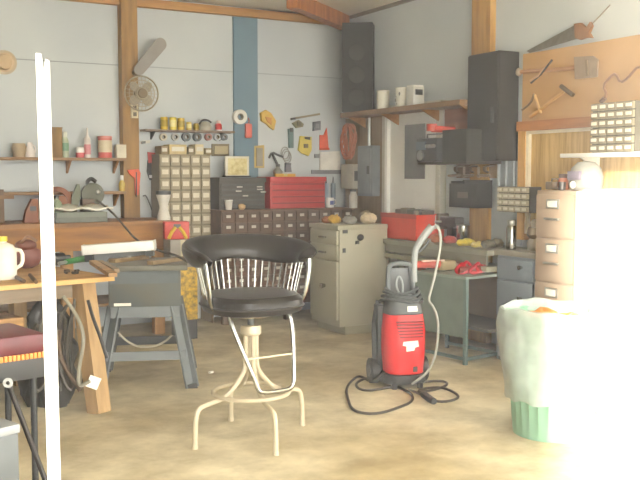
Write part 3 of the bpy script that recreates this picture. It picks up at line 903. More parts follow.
# ---------------------------------------------------------------- white shelf and its load in the sun
t = T('white_wall_shelf', 'white wall shelf over the freezer carrying the clear parts bin', 'shelf', (XW - .065, 4.35, 1.535), WR)
MB().bx(-.42, .4, -.25, 0, 0, .028, .003).build('plank', WHITE, t)
for x in (-.3, .3): MB().prism([(0, 0), (-.18, 0), (0, -.12)], (x, 0, 0), (0, 1, 0), (0, 0, 1), .015).build('bracket', WHITE, t)
parts_cabinet('drawer_bin', 'pale small parts bin with tiny clear drawers on the white shelf', (XW - .14, 4.31, 1.564), WR, .37, .33, .16, 5, 6, M('#57503f', .5), M('#8d836a', .4), M('#e9e4d2', .5))
t = T('welding_helmet', 'grey rounded welding helmet standing on tan file cabinet under white shelf', 'helmet', (4.63, 4.56, 1.31), WR)
MB().lathe([(.1, 0), (.115, .02), (.118, .09), (.1, .15), (.06, .19), (0, .2)], (0, 0, 0), 28).build('shell', M('#8f8f88', .45), t)
MB().box((0, -.11, .10), (.11, .03, .06), 0, .006).build('visor', M('#7a7080', .3), t)
MB().sph((.0, -.125, .035), .026, (1, .5, 1)).build('chin_knob', WHITE, t)
t = T('jam_jar', 'small amber jar with dark lid on the tan file cabinet', 'jar', (4.6, 4.745, 1.31))
MB().lathe([(0, 0), (.038, 0), (.04, .06), (.03, .08), (.03, .085), (0, .085)]).build('jar_body', M('#b5694a', .35), t)
MB().lathe([(.033, .082), (.033, .11), (0, .112)]).build('lid', M('#5e4636', .4), t)
t = T('battery_charger', 'low dark box at the left of the tan file cabinet top', 'box', (4.62, 4.83, 1.31), WR)
MB().bx(-.035, .035, -.08, .08, 0, .055, .008).build('case', M('#7b6a55', .5), t)
MB().tube([(-.02, -.03, .055), (-.02, -.03, .075), (-.02, .03, .075), (-.02, .03, .055)], .005, 6).build('grip', DARKST, t)
t = T('chrome_cup', 'dark and silver cup in front of the welding helmet', 'cup', (4.505, 4.66, 1.31))
MB().lathe([(0, 0), (.024, 0), (.027, .055), (.023, .055), (.02, .005), (0, .005)]).build('cup_body', M('#5f5a58', .3, .5), t)

# ------------------------------------------------------------------ back wall: left shelves
for nm, lb, z, x0, x1, dep in (('upper_shelf', 'upper brown plank shelf on the back wall left of the timber post', 1.565, 1.15, 2.448, .2), ('lower_shelf', 'lower brown plank shelf on back wall behind the miter saw', 1.262, 1.15, 2.448, .2)):
    t = T(nm, lb, 'shelf', (0, YW - .002, z))
    MB().bx(x0, x1, -dep, 0, -.025, 0).build('plank', wood('#94714a', '#785633', 0), t)
    for x in (1.3, 1.95, 2.38): MB().prism([(0, -.025), (-.15, -.025), (0, -.14)], (x, 0, 0), (0, 1, 0), (0, 0, 1), .02).build('bracket', OLDW, t)
ys, zs = YW - .11, 1.566


def shelf_x(px): return P(px, 150, Y=ys).x


t = T('spray_can', 'green and white spray can on the upper shelf beside the wooden box', 'spray can', (shelf_x(65), ys, zs))
MB().lathe([(0, 0), (.032, 0), (.033, .01), (.033, .15), (.02, .18), (0, .18)]).build('can_body', M('#b9c3a6', .4, 0, .3, 20), t)
MB().lathe([(.034, .06), (.0345, .09), (.034, .13)]).build('green_band', M('#6f9a7c', .4), t)
MB().lathe([(.022, .18), (.022, .225), (.018, .23), (0, .23)]).build('cap', M('#d9dccb', .4), t)
t = T('wooden_box', 'plain brown wooden box at left on upper shelf beside the white post', 'box', (shelf_x(55), ys, zs))
MB().bx(-.05, .05, -.07, .07, 0, .255, .003).build('box_body', wood('#8a6a34', '#6f5224', 2), t)
MB().bx(-.053, .053, -.073, .073, .255, .265).build('lid', wood('#8a6a34', '#6f5224', 0), t)
t = T('red_white_cup', 'low red and white tub between spray can and tall bottle', 'tub', (shelf_x(80), ys, zs))
MB().lathe([(0, 0), (.035, 0), (.04, .045), (0, .05)]).build('tub', M('#cf5a5c', .45), t)
MB().lathe([(.04, .045), (.036, .09), (.02, .1), (0, .1)]).build('lid', WHITE, t)
t = T('caulk_bottle', 'tall white and pink nozzle bottle on the upper shelf', 'bottle', (shelf_x(87.5), ys, zs))
MB().lathe([(0, 0), (.028, 0), (.029, .17), (.012, .2), (.006, .27), (0, .27)]).build('bottle_body', M('#e0d8d0', .4), t)
MB().lathe([(.0295, .03), (.0298, .06), (.0295, .12)]).build('pink_band', M('#d98c92', .4), t)
t = T('coffee_can', 'red and cream coffee can on the upper shelf', 'can', (shelf_x(105), ys, zs))
MB().lathe([(0, 0), (.062, 0), (.063, .18), (0, .185)]).build('can_body', M('#cf5f58', .4, 0, .1), t)
MB().lathe([(.0635, .05), (.064, .06), (.064, .15), (.0635, .16)]).build('cream_band', M('#dccfae', .4), t)
MB().lathe([(.066, .175), (.066, .195), (.06, .198), (0, .198)]).build('lid', M('#d98b80', .4), t)
t = T('white_carton', 'small white carton at the post end of the upper shelf', 'carton', (shelf_x(120), ys, zs))
MB().bx(-.045, .045, -.05, .05, 0, .12, .004).build('carton_body', M('#d9d2bd', .6), t)
MB().bx(-.046, .046, -.051, .0, .119, .123).build('flap', M('#cfc7b0', .6), t)
t = T('tan_pot', 'tan pot on upper shelf left of the white post', 'pot', (shelf_x(19), ys, zs))
MB().lathe([(0, 0), (.05, 0), (.06, .09), (.05, .12), (.05, .11), (0, .1)]).build('pot_body', M('#b5a184', .6), t)
MB().tube([(.055, 0, .09), (.085, 0, .08), (.055, 0, .03)], .007, 6, smooth=1).build('pot_handle', M('#b5a184', .6), t)
t = T('white_jug', 'small white jug on upper shelf close to the white post', 'jug', (shelf_x(30), ys, zs))
MB().lathe([(0, 0), (.042, 0), (.04, .06), (.022, .1), (.022, .13), (0, .13)]).build('jug_body', M('#e6ded8', .5), t)
MB().tube([(.022, 0, .11), (.05, 0, .09), (.042, 0, .04)], .006, 6, smooth=1).build('jug_handle', M('#e6ded8', .5), t)
# on the lower shelf
xl = P(122, 180, Y=YW - .1).x
t = T('yellow_bottle', 'yellow and white bottle on the lower shelf beside the orange clamp', 'bottle', (xl, YW - .1, 1.262))
MB().lathe([(0, 0), (.028, 0), (.03, .07), (.018, .1), (0, .1)]).build('bottle_body', M('#d8b84c', .4), t)
MB().lathe([(.018, .1), (.017, .145), (0, .147)]).build('cap', WHITE, t)

# left counter along the back wall
t = T('wooden_counter', 'wooden counter with wide plank front along the back wall, under the miter saw', 'counter', (0, 0, 0))
MB().bx(.9, 2.74, 7.58, YW - .004, .975, 1.01, .003).build('counter_top', wood('#a07443', '#80562c', 0), t)
MB().bx(.9, 2.74, 7.58, 7.61, .775, .975).build('front_plank', wood('#ab7630', '#875622', 0), t)
for x in (.96, 1.8, 2.6):
    MB().bx(x - .045, x + .045, 7.62, 7.71, 0, .975).build('leg', PINEZ, t)
MB().bx(.9, 2.66, 7.63, 8.2, .28, .305).build('under_shelf', wood('#7f6038', '#654823', 0), t)
ct = 1.011
# bench grinder with tall guard
p = P(92, 214, Y=7.78)
t = T('miter_saw', 'dark green miter saw with raised black handle on the wooden counter', 'miter saw', (p.x, 7.95, ct))
miter = t
gm = M('#4b4c3b', .45, .3, .25, 12)
MB().bx(-.14, .14, -.12, .12, 0, .05, .01).build('base', M('#50565a', .5, .2), t)
MB().bx(-.05, .06, -.05, .06, .05, .19, .01).build('arm_post', M('#6d5a48', .5, .1), t)
MB().lathe([(0, 0), (.1, 0), (.1, .05), (0, .05)], (.05, .02, .23), 26, rot=Matrix.Rotation(math.pi / 2, 3, 'X')).build('motor', gm, t)
MB().prism([(-.14, .02), (-.1, .03), (-.045, .24), (-.06, .32), (-.08, .32), (-.13, .2)], (0, .03, 0), (1, 0, 0), (0, 0, 1), .03).build('blade_guard', M('#61664f', .5, .2, .2), t)
MB().tube([(.03, 0, .28), (.0, 0, .335), (.04, 0, .375), (.085, 0, .34)], .017, 8, smooth=2).build('handle', BLACKP, t)
MB().sph((.09, -.05, .25), .022, (1, .6, 1)).build('knob', STEEL, t)
cd = MB().tube([P(97, 200, Y=7.75), P(112, 212, Y=7.65), P(126, 228, Y=7.3), P(134, 238, Y=6.8), P(145, 245, Y=6.5), P(160, 251, d=6.05), P(178, 256, d=5.9), P(188, 262, d=5.85)], .009, 8, smooth=2)
attach(cd.build('cord', M('#4b4338', .6)), miter)
# trays with papers
p = P(80, 216, Y=7.68)
t = T('parts_tray', 'grey green plastic tray full of parts at counter front', 'tray', (p.x, 7.72, ct), R(2))
b = MB().bx(-.22, .22, -.09, .09, 0, .008).bx(-.22, .22, -.09, -.08, 0, .085).bx(-.22, .22, .08, .09, 0, .085).bx(-.22, -.21, -.08, .08, 0, .085).bx(.21, .22, -.08, .08, 0, .085)
b.build('tray_body', M('#6d7468', .5, 0, .3, 25), t)
MB().bx(-.21, .21, -.1, -.09, .045, .085).build('tray_lip', M('#7f8577', .5), t)
for k, (px, w, lb) in enumerate([(67, .12, 'white paper sheet folded on the left of the parts tray'), (97, .13, 'white paper sheet folded on the right of the parts tray')]):
    pp = P(px, 212, Y=7.68)
    b = MB()
    b.sheet([[(-w + 2 * w * i / 6, -.08 + .16 * j / 3, .012 * math.sin(i * 1.3 + j + k) + .03 * (j == 3)) for i in range(7)] for j in range(4)])
    o = b.build('paper_sheet', PAPER, None, (pp.x, 7.72, ct + .105), R(-6 + 9 * k))
    md = o.modifiers.new('thick', 'SOLIDIFY'); md.thickness = .012
    tag(o, lb, 'paper')
# brown arched chair back / big saw at left
p = P(58, 205, Y=7.95)
t = T('chair_back', 'brown arched wooden chair back behind the green bottle on counter', 'chair back', (p.x, 8.0, ct))
pts = [(.13 * math.cos(R(a)), .17 + .13 * math.sin(R(a))) for a in range(0, 181, 15)]
MB().prism([(.13, 0)] + pts + [(-.13, 0), (-.085, 0)] + [(.085 * math.cos(R(a)), .17 + .085 * math.sin(R(a))) for a in range(180, -1, -15)] + [(.085, 0)], (0, 0, 0), (1, 0, 0), (0, 0, 1), .03).build('arch', wood('#8a4f2c', '#6d3819', 2), t)
MB().bx(-.085, .085, -.02, -.005, .02, .22).build('splat', wood('#8f5a36', '#6f4022', 2), t)
p = P(56, 208, Y=7.85)
t = T('green_bottle', 'pale green bottle on the counter beside the white post', 'bottle', (p.x, 7.83, ct))
MB().lathe([(0, 0), (.055, 0), (.06, .12), (.04, .17), (.02, .19), (.02, .21), (0, .21)]).build('bottle_body', M('#93a283', .45), t)
MB().lathe([(.022, .2), (.022, .225), (0, .227)]).build('cap', DARKST, t)
# left of the post: stepped timber offcuts on the counter and a timber pillar at the frame edge
p = P(12, 210, Y=7.85)
t = T('wood_offcut', 'reddish wood block leaning on the counter left of the white post', 'wood block', (p.x + .1, 7.85, ct))
MB().prism([(-.02, 0), (.1, 0), (.1, .2), (.05, .2), (.0, .1)], (0, 0, 0), (1, 0, 0), (0, 0, 1), .08).build('block', wood('#8c5330', '#6b3a1e', 2), t)
MB().bx(.03, .08, -.09, -.08, .1, .14).build('notch_plate', DARKST, t)
t = T('wood_stake', 'dark narrow wood upright on the counter at the frame edge', 'wood stake', (p.x - .05, 7.95, ct))
MB().bx(-.07, .0, -.03, .03, 0, .28).build('upright', wood('#6f5236', '#553c24', 2), t)
MB().bx(-.1, .08, -.04, .04, .2, .23).build('crosspiece', wood('#8f6a42', '#6f4f2c', 0), t)
t = T('round_hat', 'tan straw hat hung high on the wall at left frame edge', 'hat', (P(5, 62, Y=YW - .05).x, YW - .02, P(5, 62, Y=YW - .05).z))
MB().lathe([(.1, 0), (.07, .012), (.06, .05), (0, .06)], (0, 0, 0), 24, rot=Matrix.Rotation(math.pi / 2, 3, 'X')).build('hat_crown', M('#c9b08c', .7), t)
MB().lathe([(.055, .0), (.105, .0), (.105, .006), (.055, .006)], (0, 0, 0), 24, rot=Matrix.Rotation(math.pi / 2, 3, 'X')).build('hat_brim', M('#bfae90', .7), t)

# fan on the timber post
yf = YW - .14
p = P(141.5, 93.5, Y=yf - .06)
t = T('wall_fan', 'round caged fan with tan centre mounted on the timber post', 'fan', (p.x, yf - .06, p.z))
rx = Matrix.Rotation(math.pi / 2, 3, 'X')
fb = M('#b3a78b', .5, .2, .1)
cg = MB()
for r in (.05, .085, .12, .155):
    cg.tube([(r * math.cos(R(a)), -.035 + .25 * r * r / .155, r * math.sin(R(a))) for a in range(0, 360, 10)], .0035, 6, True)
for k in range(24):
    a = 2 * math.pi * k / 24
    cg.tube([(.03 * math.cos(a), -.036, .03 * math.sin(a)), (.1 * math.cos(a), -.022, .1 * math.sin(a)), (.158 * math.cos(a), .005, .158 * math.sin(a))], .0024, 5)
cg.build('cage', fb, t)
MB().lathe([(0, .045), (.04, .045), (.045, .035), (.03, .03), (0, .03)], (0, 0, 0), 24, rot=rx).build('badge', M('#6d5b3c', .5), t)
MB().lathe([(.158, -.012), (.165, 0), (.158, .012), (.15, 0), (.158, -.012)], (0, 0, 0), 36, rot=rx).build('rim', fb, t)
for k in range(4):
    a = R(45 + 90 * k)
    MB().sph((.08 * math.cos(a), .015, .08 * math.sin(a)), .06, (1.0, .12, .75), Matrix.Rotation(-a, 3, 'Y') @ Matrix.Rotation(.3, 3, 'X'), 14).build('blade', M('#a39a86', .5), t)
MB().lathe([(0, -.055), (.055, -.055), (.06, .0), (0, .01)], (0, 0, 0), 20, rot=rx).build('motor', M('#8c8069', .5), t)
# grey paddle fixed above the fan
a_, b_ = P(137, 72, Y=yf - .05), P(161, 43, Y=yf - .05)
t = T('fan_paddle', 'long grey rounded paddle sticking out from the post above the round fan', 'paddle', a_)
d = b_ - a_
n_ = d.cross(Vector((0, 1, 0))).normalized()
ln = d.length
ol = []
for a in range(0, 181, 15): ol.append((ln - .02 + .06 * math.sin(R(a)), .058 * math.cos(R(a))))
for a in range(180, 361, 20): ol.append((.03 + .055 * math.sin(R(a)), .05 * math.cos(R(a))))
MB().prism(ol, (0, .0, 0), d, n_, .022).build('paddle_blade', M('#8f8a83', .6, 0, .15), t)
MB().cyl((0, .06, 0), (0, -.02, 0), .03).build('pivot', M('#7a6a4a', .5), t)
p = P(134.5, 111, Y=yf)
t = T('outlet_plate', 'small ivory outlet plate on the timber post below the fan', 'outlet', (p.x, YW - .121, p.z - .065))
MB().bx(-.032, .032, -.03, 0, 0, .13, .004).build('plate', M('#d9cda8', .5), t)
for z in (.035, .095): MB().bx(-.016, .016, -.034, -.03, z - .018, z + .018, .003).build('socket', M('#5d5240', .5), t)
# orange clamp
t = T('bar_clamp', 'orange plastic bar clamp hung on the timber post', 'clamp', (0, 0, 0))
yc = YW - .14
pts = [(127, 170), (138, 169), (140, 173), (138, 195), (135, 195), (134, 178), (129, 174)]
w = [P(x, y, Y=yc) for x, y in pts]
MB().prism([(v.x, v.z) for v in w], (0, yc, 0), (1, 0, 0), (0, 0, 1), .02).build('clamp_body', ORANGE, t)
MB().cyl(P(136.5, 172, Y=yc - .025), P(136.5, 197, Y=yc - .025), .006).build('clamp_bar', DARKST, t)
# wall tool at 150,165
yw = YW - .02


def wprism(name, label, cat, pts, mat, th=.02, y=yw, extra=()):
    cx = sum(p[0] for p in pts) / len(pts); cy = sum(p[1] for p in pts) / len(pts)
    o = P(cx, cy, Y=y)
    t = T(name, label, cat, (o.x, YW - .002, o.z))
    th_ = th
    def pr(pp, m, nm, t2, y0):
        w = [P(a, b, Y=y) for a, b in pp]
        MB().prism([(v.x - o.x, v.z - o.z) for v in w], (0, y0, 0), (1, 0, 0), (0, 0, 1), t2).build(nm, m, t)
    pr(pts, mat, 'body' if not extra else extra[0][3] if len(extra[0]) > 3 else 'body', th_, -.004)
    for e in extra: pr(e[0], e[1], e[2], .012, -.004 - th_)
    return t


wprism('pliers', 'red handled black pliers hung on the wall beside the timber post', 'pliers', [(148, 160), (154, 161), (153, 180), (150, 180), (147, 172)], BLACKP, .02, extra=[([(147, 152), (155, 153), (155, 163), (148, 163)], M('#c44a42', .5), 'red_grip'), ([(149, 175), (152, 175), (152, 178), (149, 178)], WHITE, 'pivot')])
wprism('putty_knife', 'pale scraper lying flat on the wall beside the shelf end', 'scraper', [(141, 141), (150, 140), (150, 143), (141, 144)], M('#d0ccbc', .5), .02, extra=[([(141, 141.5), (145, 141), (145, 143.5), (141, 144)], DARKST, 'grip')])
wh = MB().tube([P(143, 196, Y=yw), P(146, 195, Y=yw), P(149, 202, Y=yw), P(152, 210, Y=yw)], .006, 6, smooth=1)
tag(wh.build('wire_hook', DARKST), 'thin dark wire hook on the wall under the pliers', 'hook')

# small shelf with cans
t = T('can_shelf', 'short shelf on back wall carrying the yellow cans', 'shelf', (0, YW - .002, 1.835))
xa, xb = P(143, 130, Y=YW - .1).x, P(232, 130, Y=YW - .1).x
MB().bx(xa, xb, -.17, 0, -.018, 0).build('plank', wood('#7d6650', '#63503c', 0), t)
for x in (xa + .1, xb - .1): MB().prism([(0, -.018), (-.12, -.018), (0, -.09)], (x, 0, 0), (0, 1, 0), (0, 0, 1), .015).build('bracket', DARKST, t)
yk, zk = YW - .1, 1.836
kx = lambda px: P(px, 125, Y=yk).x
for k, (px, r, h, hx, lb) in enumerate([
        (164, .034, .115, '#cdb021', 'leftmost and darkest yellow can on the can shelf'),
        (173, .034, .115, '#e0cc44', 'second yellow can on can shelf, brightest label'),
        (181, .034, .11, '#d0b02a', 'third yellow can on the can shelf'),
        (189, .026, .075, '#d4bb58', 'short yellow can right of three taller ones'),
        (196, .024, .065, '#b99c4a', 'short dull yellow can beside the cap lamp')]):
    t = T('yellow_can', lb, 'can', (kx(px), yk, zk))
    MB().lathe([(0, 0), (r, 0), (r, h), (r - .004, h + .003), (0, h - .002)], seg=20).build('can_body', M(hx, .4, .1, .1), t)
    MB().lathe([(r + .001, h * .25), (r + .0015, h * .3), (r + .0015, h * .75), (r + .001, h * .8)], seg=20).build('paper_label', M('#efe49a' if k % 2 else '#a8901c', .5), t)
t = T('headlamp', 'grey cap lamp with dark strap on the can shelf', 'lamp', (kx(205), yk, zk))
MB().lathe([(0, 0), (.06, 0), (.065, .04), (.04, .08), (0, .09)]).build('shell', M('#a8a595', .5), t)
MB().tube([(-.06, 0, .06), (-.03, 0, .105), (.03, 0, .105), (.065, 0, .08)], .009, 8, smooth=1).build('strap', DARKST, t)
t = T('red_bottle', 'red bottle with white cap at right end of can shelf', 'bottle', (kx(218.5), yk, zk))
MB().lathe([(0, 0), (.032, 0), (.033, .06), (.02, .075), (0, .075)]).build('bottle_body', M('#d0352f', .4), t)
MB().lathe([(.034, .0), (.034, .012), (.03, .014)]).build('foot_band', WHITE, t)
MB().lathe([(.022, .07), (.02, .1), (0, .102)]).build('cap', M('#ecd9d4', .4), t)
# things hung below that shelf: rolls of tape
for k, (px, r, hx, lb) in enumerate([
        (164, .035, '#d0c8b0', 'cream tape roll hung below the yellow cans'),
        (176, .036, '#b9b8ad', 'pale grey tape roll under can shelf, second from left'),
        (187, .042, '#5c6468', 'dark tape roll under can shelf, left of the pair'),
        (198, .042, '#4d5559', 'dark tape roll under can shelf, right of the pair'),
        (209, .034, '#a56a63', 'reddish tape roll below the can shelf'),
        (218, .036, '#c4c9cb', 'whitish tape roll below the red bottle'),
        (225, .034, '#6d757c', 'blue grey tape roll at right end below can shelf')]):
    p = P(px, 137, Y=YW - .05)
    t = T('tape_roll', lb, 'tape roll', (p.x, YW - .004, p.z))
    MB().lathe([(r * .5, 0), (r, 0), (r, .04), (r * .5, .04), (r * .5, 0)], seg=22, rot=rx).build('roll', M(hx, .5), t)
    MB().lathe([(r * .45, -.002), (r * .52, -.002), (r * .52, .044), (r * .45, .044), (r * .45, -.002)], seg=22, rot=rx).build('core', M('#8b7a5c', .6), t)
# row of cartons under the rolls, standing on the parts cabinet
X0, X1 = P(160, 160, Y=8.0).x, P(211, 160, Y=8.0).x
zt = 1.6
for k, (pa, pb, h, hx, lb) in enumerate([
        (161, 168, .075, '#97835c', 'brown carton at left on top of the beige parts cabinet'),
        (169, 187, .09, '#d0bc86', 'wide cream carton on top of the beige parts cabinet'),
        (188, 194, .07, '#7d7152', 'narrow dark carton on the beige parts cabinet'),
        (195, 204, .095, '#d8cba0', 'cream carton with white label on the beige parts cabinet'),
        (205, 212, .06, '#94865f', 'small olive carton at right on the parts cabinet')]):
    a, b = P(pa, 150, Y=8.03).x, P(pb, 150, Y=8.03).x
    t = T('storage_carton', lb, 'carton', ((a + b) / 2, 8.12, zt + .005))
    MB().bx(-(b - a) / 2 + .003, (b - a) / 2 - .003, -.09, .09, 0, h, .004).build('box', M(hx, .6), t)
    MB().bx(-(b - a) / 2 * .7, (b - a) / 2 * .7, -.094, -.09, h * .3, h * .75).build('label', LABELW, t)
wprism('tan_card', 'tan square card in a dark frame beside the parts cabinet top', 'frame', [(212, 144), (229, 144), (229, 156), (212, 156)], M('#7f7358', .6), .02, extra=[([(214, 146), (227, 146), (227, 154), (214, 154)], M('#b8aa84', .6), 'card')])
# beige parts cabinet
w_ = X1 - X0
t = parts_cabinet('parts_cabinet', 'tall beige cabinet of many small drawers on the back wall', ((X0 + X1) / 2, YW - .004, .72), 0, w_, .88, .25, 5, 8, M('#7f7356', .5), M('#a2967a', .5), M('#ddd6c0', .5))
for z in (.005,):
    MB().bx(-w_ / 2 - .004, w_ / 2 + .004, -.25, 0, .875, .884).build('top', M('#8f8060', .5), t)
t.location.z = .72
# cabinet it stands on
t2 = T('plywood_stand', 'low plywood stand under the tall beige parts cabinet', 'stand', ((X0 + X1) / 2, YW - .16, 0))
MB().bx(-w_ / 2, w_ / 2, -.14, .14, .69, .719).build('top', wood('#8f7a50', '#776239', 0), t2)
for sx in (-1, 1): MB().bx(sx * w_ / 2 - .02 * (sx > 0), sx * w_ / 2 + .02 * (sx < 0), -.14, .14, 0, .69).build('side_panel', wood('#80693f', '#68532c', 2), t2)
# yellow speckled box standing below
p = P(184, 290, Y=7.33)
t = T('grey_carton', 'plain grey brown carton between the red tool case and yellow carton', 'carton', (p.x - .03, 7.33, .626))
MB().bx(-.12, .12, -.09, .09, 0, .236, .005).build('box', M('#8a8478', .6), t)
MB().bx(-.03, .03, -.092, -.089, .0, .236).build('tape_strip', M('#b7ab8a', .4), t)
t = T('yellow_carton', 'yellow and black patterned carton on the floor behind the stool', 'carton', (p.x, 7.33, 0))
MB().bx(-.095, .095, -.08, .08, .17, .615, .006).build('box', M('#d0a92c', .55, 0, .3, 26, 0, '#54461e'), t)
MB().bx(-.09, .09, -.075, .075, 0, .17).build('black_base', BLACKP, t)
MB().bx(-.097, .097, -.082, .082, .612, .624).build('lid', M('#b8962c', .5), t)

# red and yellow stapler-like tool + white cone on the counter end
p = P(175, 232, Y=7.62)
t = T('red_tool_case', 'red and yellow tool case on a stack of cartons near the counter end', 'tool case', (P(179, 230, Y=7.3).x, 7.33, .866), R(-12))
MB().bx(-.12, .09, -.07, .07, .0, .15, .01).build('case', M('#c8362a', .45), t)
for sx in (-1, 1):
    MB().tube([(-.015 + sx * .015, -.085, .105), (-.015 + sx * .05, -.09, .06), (-.015 + sx * .075, -.085, .008)], .015, 8).build('yellow_grip', YELLOW, t)
MB().bx(-.045, .015, -.085, -.07, .095, .13, .005).build('latch', DARKST, t)
p = P(165, 214, Y=7.95)
t = T('white_funnel', 'white waisted plastic funnel standing on the counter', 'funnel', (p.x - .1, 8.04, ct))
t.location = (2.672, 7.7, ct); t.scale = (1.2, 1.2, 1.2)
MB().lathe([(0, 0), (.05, 0), (.05, .02), (.03, .09), (.035, .12), (.055, .19), (.05, .19), (.025, .11), (0, .1)]).build('cone', M('#dcd8cc', .45), t)
MB().lathe([(0, .188), (.057, .188), (.057, .215), (0, .22)]).build('dark_lid', DARKST, t)

# hung tape rolls on blue post
p = P(239.5, 117, Y=YW - .05)
t = T('masking_tape', 'big white roll of masking tape hung on the blue painted post', 'tape roll', (p.x, YW - .027, p.z))
MB().lathe([(.03, 0), (.072, 0), (.072, .05), (.03, .05), (.03, 0)], seg=28, rot=rx).build('roll', M('#dcdad0', .6), t)
MB().lathe([(.026, -.001), (.034, -.001), (.034, .052), (.026, .052), (.026, -.001)], seg=28, rot=rx).build('core', M('#7f7a6a', .6), t)
p = P(248.5, 131, Y=YW - .05)
t = T('string_reel', 'coral red chalk line reel hung beside the white masking tape', 'reel', (p.x, YW - .027, p.z))
MB().bx(-.036, .036, -.04, 0, -.07, .075, .018).build('reel_body', M('#e06a58', .45), t)
MB().tube([(.0, -.02, .075), (.01, -.02, .1), (.0, -.02, .13)], .006, 6).build('hook', M('#b8564a', .5), t)
# wall clock picture on dark chest
p = P(237, 178, Y=7.98)
t = T('picture_frame', 'white framed picture with yellow figures standing on the dark chest', 'picture', (p.x + .025, 8.04, 1.391))
MB().bx(-.125, .125, -.015, .015, 0, .2, .004).build('frame', M('#d9d4c2', .5), t)
MB().bx(-.1, .1, -.019, -.014, .02, .18).build('picture', M('#d8cd98', .6, 0, .3, 22, 0, '#b3a05c'), t)
MB().bx(-.13, .13, -.04, .05, -.0, .012).build('foot', BLACKP, t)
wprism('gold_frame', 'narrow gold framed picture on wall beside the blue post', 'picture', [(254, 146), (264, 145), (264, 168), (254, 168)], M('#c9b06a', .4, .3), .02, extra=[([(256, 148), (262, 148), (262, 166), (256, 166)], M('#9c9686', .6), 'picture')])

# dark chest and red tool chest on the long drawer cabinet
def long_cabinet():
    t = T('drawer_cabinet', 'long brown wooden cabinet of many small labelled drawers along the back wall', 'cabinet', (3.962, YW - .02, .16))
    W, D, H = 1.42, .5, .91
    wd = wood('#5d4129', '#46301d', 0)
    MB().bx(-W / 2, W / 2, -D + .012, 0, 0, H).build('case', wd, t)
    MB().bx(-W / 2 - .01, W / 2 + .01, -D - .02, 0, H, H + .012).build('top', wood('#6f5136', '#573d26', 0), t)
    nx, nz = 11, 9
    cw_, ch = W / nx, H / nz
    p0 = MB().bx(-cw_ * .45, cw_ * .45, -.02, 0, ch * .07, ch * .93, .003).build('drawer', wood('#61452d', '#4a331f', 0), t)
    l0 = MB().bx(-cw_ * .17, cw_ * .17, -.025, -.019, ch * .42, ch * .68).build('label_holder', M('#c9c2b2', .5), p0)
    first = True
    for j in range(nz):
        for i in range(nx):
            o = p0 if first else p0.copy()
            if not first:
                COL.objects.link(o)
                c = l0.copy(); COL.objects.link(c); c.parent = o
            first = False
            o.location = (-W / 2 + cw_ * (i + .5), -D + .012, ch * j)
    for x in (-.66, 0, .66):
        MB().bx(x - .03, x + .03, -D + .03, -D + .09, -.16, 0).build('leg', wd, t)
        MB().bx(x - .03, x + .03, -.09, -.03, -.16, 0).build('leg', wd, t)


long_cabinet()
lt = 1.083


def chest(name, label, px0, px1, ztop, mat, rows, lid=None):
    yc0 = 7.88
    a, b = P(px0, 195, Y=yc0).x, P(px1, 195, Y=yc0).x
    t = T(name, label, 'tool chest', ((a + b) / 2, yc0, lt))
    w, h = (b - a) / 2, ztop - lt
    MB().bx(-w, w, 0, .3, 0, h, .005).build('case', mat, t)
    for k in range(rows):
        z0, z1 = .01 + (h - .06) * k / rows, .01 + (h - .06) * (k + 1) / rows - .008
        dw = MB().bx(-w + .012, w - .012, -.015, 0, z0, z1, .003).build('drawer', mat, t)
        MB().bx(-w + .02, w - .02, -.024, -.014, z1 - .016, z1 - .006).build('pull_strip', M('#7d1c1c', .4, .2) if rows == 4 else DARKST, dw)
    MB().bx(-w - .004, w + .004, -.02, .3, h - .045, h + .002, .004).build('lid', lid or mat, t)
    return t


dc = chest('steel_chest', 'dark grey brown steel drawer chest left of the red tool chest', 219, 265, 1.385, M('#433f39', .5, .2, .15), 5)
for k, (x, z) in enumerate([(-.04, .215), (-.05, .175), (.02, .13), (.17, .19), (.21, .165), (.17, .215)]):
    MB().bx(x - .028, x + .028, -.032, -.024, z - .006, z + .006).build('drawer_label', M('#cfcabb', .5), dc)
rc = chest('red_tool_chest', 'bright red four drawer tool chest on the long brown cabinet', 270, 325, 1.39, M('#b3221f', .4, .1, .12), 4)
for sx in (-1, 1):
    MB().bx(sx * .31 - .012, sx * .31 + .012, .1, .2, .14, .17).build('side_handle', CHROME, rc)
p = P(285, 178, Y=7.98)
t = T('yellow_level', 'yellow level lying on top of the red tool chest', 'level', (p.x, 7.98, 1.393))
MB().bx(-.11, .11, -.015, .015, 0, .03, .002).build('level_body', M('#d6a92f', .45), t)
MB().bx(-.02, .02, -.017, .017, .012, .026).build('vial', M('#b9d18a', .3), t)
p = P(282, 170, Y=8.05)
t = T('steel_flask', 'grey metal flask behind the yellow level on red tool chest', 'flask', (p.x - .02, 8.1, 1.393))
MB().lathe([(0, 0), (.045, 0), (.05, .05), (.02, .09), (.02, .11), (0, .11)]).build('flask_body', M('#8f8f87', .4, .3), t)
MB().lathe([(.022, .1), (.022, .125), (0, .127)]).build('cap', DARKST, t)
# white figurine & cone on the cabinet top
p = P(229, 208, Y=7.85)
t = T('white_cup', 'white paper cup on the long cabinet before the dark chest', 'cup', (P(229, 205, Y=7.82).x, 7.83, lt))
MB().lathe([(0, 0), (.028, 0), (.04, .09), (.036, .09), (.025, .005), (0, .005)]).build('cup_body', M('#d5d2c9', .5), t)
MB().lathe([(.04, .085), (.043, .09), (.04, .095)], seg=20).build('cup_rim', WHITE, t)
t = T('paper_ball', 'crumpled tan paper beside the white cup on long cabinet', 'paper', (P(242, 208, Y=7.82).x, 7.82, lt))
MB().sph((0, 0, .027), .035, (1, 1, .8), seg=12).jitter(.006, 4).build('paper', M('#d2b384', .6), t)

